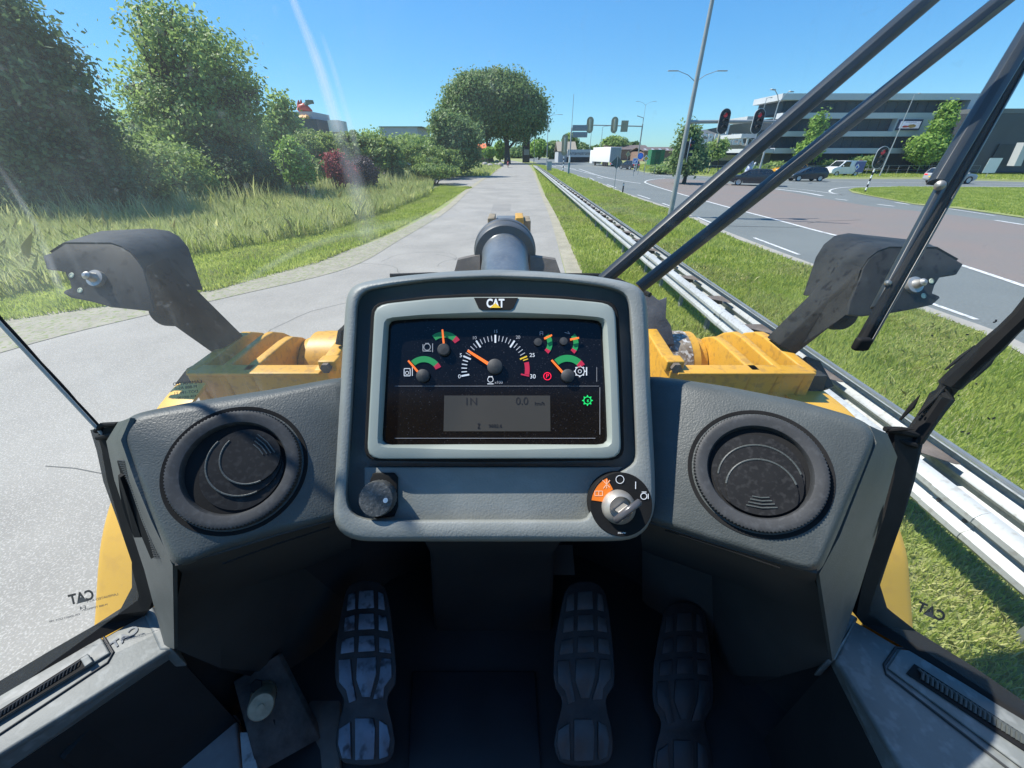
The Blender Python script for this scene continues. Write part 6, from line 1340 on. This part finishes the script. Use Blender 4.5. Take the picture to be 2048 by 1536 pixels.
# light brackets, left traced from the photo at its real distance, right mirrored with its own outline
def c2(x,y): return (x/2.926,420+y/2.926)
def c5(x,y): return (1280+x/2.667,440+y/2.667)
def bracket(side):
    if side<0:
        f=c2; arm_top=[(650,330),(790,250),(905,250),(970,300)]
        base=[P(*f(1215,815),1.86),P(*f(1255,845),1.82),P(*f(1420,730),1.82),P(*f(1330,680),1.92)]
        topq=[P(*f(880,560),1.42),P(*f(900,600),1.40),P(*f(1130,440),1.46),P(*f(930,270),1.52)]
        near=[(250,268),(300,250),(382,198),(650,200),(705,218),(760,250),(800,295),(835,345),(904,592),(640,566),(520,532),(412,512),(368,486),(378,470),(416,456),(408,420),(395,396),(378,362),(338,352),(272,345)]
        tn=1.42; ext=Vector((.06,.34,.02))
    else:
        f=c5
        near=[(1725,235),(1690,215),(1580,152),(1330,150),(1270,172),(1222,210),(1190,262),(1180,300),(1120,440),(1110,505),(1190,512),(1330,497),(1440,478),(1560,452),(1602,415),(1596,405),(1560,390),(1572,350),(1600,305),(1690,290)]
        tn=1.46; ext=Vector((-.06,.34,.02))
    fr=Fr(P(*f(*near[0]),tn),P(*f(*near[5]),tn),P(*f(*near[9]),tn*.99))
    pts=[fr.pix(*f(x,y),0) for x,y in near]
    mb=MB(); mb.prism(pts,-fr.n*.012); hp=mb.obj('lamp_guard_plate',M_arm,LD,bevel=.003,seg=2)
    # bent cover: from the plate's top edge forward and down
    if side<0: top=[(300,250),(382,198),(650,200),(705,218),(760,250),(800,295)]
    else: top=[(1690,215),(1580,152),(1330,150),(1270,172),(1222,210),(1190,262)]
    A=[fr.pix(*f(x,y),-.004) for x,y in top]; ext=Vector((.05*-side,.42,-.02)); 
    B=[p+ext for p in A]; 
    # continue the inner end downwards as the inner side wall
    if side<0: A2=[P(*f(x,y),1.425) for x,y in ((300,250),(382,198),(650,200),(705,218),(760,250),(800,295),(815,450))]; B2=[P(*f(x,y),1.78) for x,y in ((480,168),(600,130),(880,116),(990,130),(1045,162),(1095,222),(1180,468))]
    else: A2=[P(*f(x,y),1.465) for x,y in ((1690,215),(1580,152),(1330,150),(1270,172),(1222,210),(1190,262),(1185,400))]; B2=[P(*f(x,y),1.80) for x,y in ((1530,130),(1420,110),(1110,77),(1040,90),(985,135),(945,200),(877,402))]
    mp_=[(a+b)/2 for a,b in zip(A2,B2)]; qn=4
    lp=[[a.lerp(b,k/qn) for a,b in zip(A2,B2)] for k in range(qn+1)]
    mb=MB(); mb.loft(lp,close=False); mb.obj('lamp_guard_cover',M_arm,hp,thick=.012,smooth=True)
    # holes in plate (pale dots seen through)
    hs=[(1008,318)] if side<0 else [(1555,326),(1513,404)]
    if side<0: hs=[(418,382),(468,470)]
    mb=MB()
    for x,y in hs: mb.lathe(fr.pix(*f(x,y),.002),fr.n,[(.010,0),(.007,.0015)],16)
    for x,y in hs: mb.lathe(fr.pix(*f(x,y),.0025),fr.n,[(.007,0),(.0001,0)],16)
    mb.obj('bolt_hole',mat('hole_light',(.5,.55,.4),.7),hp)
    bx,by=(575,405) if side<0 else (1450,350)
    c=fr.pix(*f(bx,by),0); mb=MB(); mb.lathe(c,fr.n,[(.030,0),(.030,.015),(.018,.017),(.016,.025),(.014,.03),(.014,.042),(.006,.05),(.001,.05)],20); 
    o=mb.obj('mount_bolt',M_chr,hp,smooth=True)
    # lamp body below the hood
    lx,ly=(935,618) if side<0 else (1105,530)
    c=P(*f(lx,ly),1.60); mb=MB(); mb.lathe(c+Vector((0,.10,0)),(0,-1,0),[(.02,-.03),(.055,-.02),(.064,0),(.064,.06),(.05,.09),(.02,.10),(.001,.105)],32); lm=mb.obj('work_lamp',M_blk,hp,smooth=True)
    mb=MB(); mb.lathe(c+Vector((0,.135,0)),(0,1,0),[(.07,0),(.001,.01)],24); mb.obj('lamp_lens',M_head,lm,off=(0,0,0))
    # arm (box section)
    if side<0:
        B0=P(*f(1255,845),1.80);B1=P(*f(1420,730),1.83); T0=P(*f(900,600),1.47);T1=P(*f(960,260),1.55)
        lo=[P(*f(1258,850),1.78),P(*f(1425,735),1.86)]; hi=[P(*f(860,570),1.44),P(*f(960,272),1.52)]
    else:
        lo=[P(*f(825,722),1.74),P(*f(675,625),1.84)]; hi=[P(*f(1110,500),1.47),P(*f(1090,215),1.56)]
    # section: near face between lo[0],lo[1]-ish; give it depth forward
    w_=Vector((-side*.02,.11,.03))
    if side<0: q0=[lo[0],lo[1],lo[1]+w_,lo[0]+w_]; q1=[hi[0],hi[1],hi[1]+w_,hi[0]+w_]
    else:
        mid0=P(*f(740,668),1.74); mid1=P(*f(1185,250),1.455)
        q0=[lo[0],mid0,lo[1],lo[0]+Vector((0,.14,0))]; q1=[hi[0]+Vector((0,.0,0)),mid1,hi[1],hi[0]+Vector((0,.14,0))]
    if side<0:
        mid0=P(*f(1330,790),1.77); mid1=P(*f(850,330),1.43)
        q0=[lo[0],mid0,lo[1],lo[0]+Vector((0,.14,0))]; q1=[hi[0],mid1,hi[1],hi[0]+Vector((0,.14,0))]
    mb=MB(); mb.loft([q0,q1],True,True,True); mb.obj('light_arm',M_arm,LD,bevel=.006)
bracket(-1); bracket(1)
# ---------- tilt cylinder ----------
ca=P(1012,700,1.15); cbb=P(1010,512,1.78)
ax=(cbb-ca).normalized()
rc=46/769*1.72
L_=(cbb-ca).length
mb=MB(); mb.lathe(ca,ax,[(rc*.9,0),(rc*.98,.02),(rc*1.0,L_*.5),(rc*1.0,L_-.03),(rc*1.05,L_-.02)],48); cy_=mb.obj('tilt_cylinder',M_cyl,LD,smooth=True)
mb=MB(); mb.lathe(cbb-ax*.02,ax,[(rc*1.0,0),(rc*1.15,.004),(rc*1.34,.010),(rc*1.38,.018),(rc*1.38,.07),(rc*1.42,.075),(rc*1.42,.10),(rc*1.2,.11),(.001,.11)],56); hd=mb.obj('cylinder_head',mat('cylinder_head_grey',(.06,.065,.07),.5,var=.1),LD,smooth=True)
e_=cbb+ax*.16
M_tan=mat('rusty_tan',(.23,.18,.11),.7,var=.3,vs=12)
for x0,x1,y0,y1,Y,m_ in ((975,990,440,470,2.35,M_tan),(991,1031,444,456,2.45,M_gclad),(1031,1047,439,470,2.33,M_yel),(1047,1061,445,472,2.38,M_tan)):
    a=PY(x0,y0,Y);b=PY(x1,y1,Y); mb=MB(); mb.box(((a.x+b.x)/2,Y+.1,(a.z+b.z)/2-.03),(abs(b.x-a.x),.2,abs(a.z-b.z)+.08)); mb.obj('clevis_block',m_,LD,bevel=.006)
mb=MB(); mb.prism([P(*q,1.75) for q in ((908,545),(915,520),(960,510),(960,560),(905,560))],(0,.04,0)); mb.prism([P(*q,1.75) for q in ((1060,512),(1112,520),(1122,548),(1125,560),(1060,560))],(0,.04,0)); mb.obj('cylinder_cradle',mat('rusty_grey',(.11,.095,.08),.75,vs=12,var=.3),LD)
mb=MB(); mb.tube([P(780,552,1.3),P(860,549,1.35),P(1215,551,1.35),P(1300,590,1.2)],.008,8); mb.obj('hydraulic_hose',M_blk,LD,smooth=True)
mb=MB(); mb.prism([P(*q,1.9) for q in ((1285,588),(1305,590),(1318,600),(1334,594),(1333,615),(1332,635),(1342,650),(1350,690),(1290,690),(1285,640))],(0,.03,-.02)); mb.obj('dark_side_plate',mat('worn_dark_plate',(.075,.075,.08),.7,var=.3,vs=10,bump=.5,bs=40,bdist=.004),LD,bevel=.004)
mb=MB(); mb.tube([P(*q,1.75) for q in ((680,690),(684,665),(700,650))],.02,8); mb.obj('hydraulic_hose',M_blk,LD,smooth=True)
# loader front frame body under the cylinder
mb=MB(); mb.box((0,1.9,1.35),(1.2,1.6,1.0)); mb.obj('front_frame',M_yel,LD,bevel=.03)
mb=MB(); mb.box((0,3.9,.75),(2.9,.9,.9)); 
# ---------- wipers ----------
def strut(name,a,b,wd,th,m,par=LD):
    d=(b-a).normalized(); n=(C0-(a+b)/2).normalized(); s_=d.cross(n).normalized()*wd/2; n=s_.cross(d).normalized()*th
    if n.dot(C0-a)<0: n=-n
    sec=[-s_,-s_*.9+n*.5,-s_*.35+n,s_*.35+n,s_*.9+n*.5,s_]
    mb=MB(); mb.loft([[a+q for q in sec],[b+q for q in sec]],True,True,True); return mb.obj(name,m,par,bevel=.001)
M_wip=mat('wiper_black',(.02,.025,.03),.38,var=.12,vs=10,spec=.4)
a=PY(1205,562,.72); b=PY(1866,-10,.78); b=b+(b-a)*.55; strut('wiper_arm',a,b,.026,.016,M_wip)
a=PY(1278,576,.72); b=PY(2018,-10,.76); b=b+(b-a)*.4; strut('wiper_arm',a,b,.0235,.016,M_wip)
# blade assembly
a=P(1714,700,.585); b=P(2075,60,.62)
mid=a.lerp(b,.5)
d=(b-a)
def off_(p,px,k): return p+Vector((k,0,0))
w1=strut('wiper_blade',a,b+(b-a)*.45,.016,.010,M_blk)
strut('blade_strip',a+Vector((.012,.004,.004)),b+d*.45+Vector((.012,.004,.004)),.004,.007,mat('blade_tan',(.16,.13,.10),.6),w1)
strut('blade_strip',a+Vector((.019,.004,.008)),b+d*.45+Vector((.019,.004,.008)),.005,.008,M_wip,w1)
a2=P(1772,575,.60); b2=P(1905,330,.60); b3=P(2060,80,.61)
w2=strut('wiper_blade_arm',P(1750,620,.60),b2,.014,.012,M_wip); strut('wiper_blade_arm',P(1880,372,.60)+Vector((-.006,0,0)),b3+(b3-b2)*.5+Vector((-.012,0,0)),.026,.014,M_wip)
mb=MB(); 
for x,y,r_ in ((1880,371,.007),(1776,566,.0045)): mb.lathe(P(x,y,.585),(C0-P(x,y,.585)),[(r_,-.012),(r_,0),(r_*.6,.003),(.0001,.004)],20)
mb.obj('wiper_bolt',M_chr,w2,smooth=True)
mb=MB(); mb.box(P(1724,688,.575),(.022,.012,.02)); mb.obj('blade_end_cap',M_blk,w1,bevel=.004)
for o in bpy.data.objects:
    if '_off' in o: del o['_off']
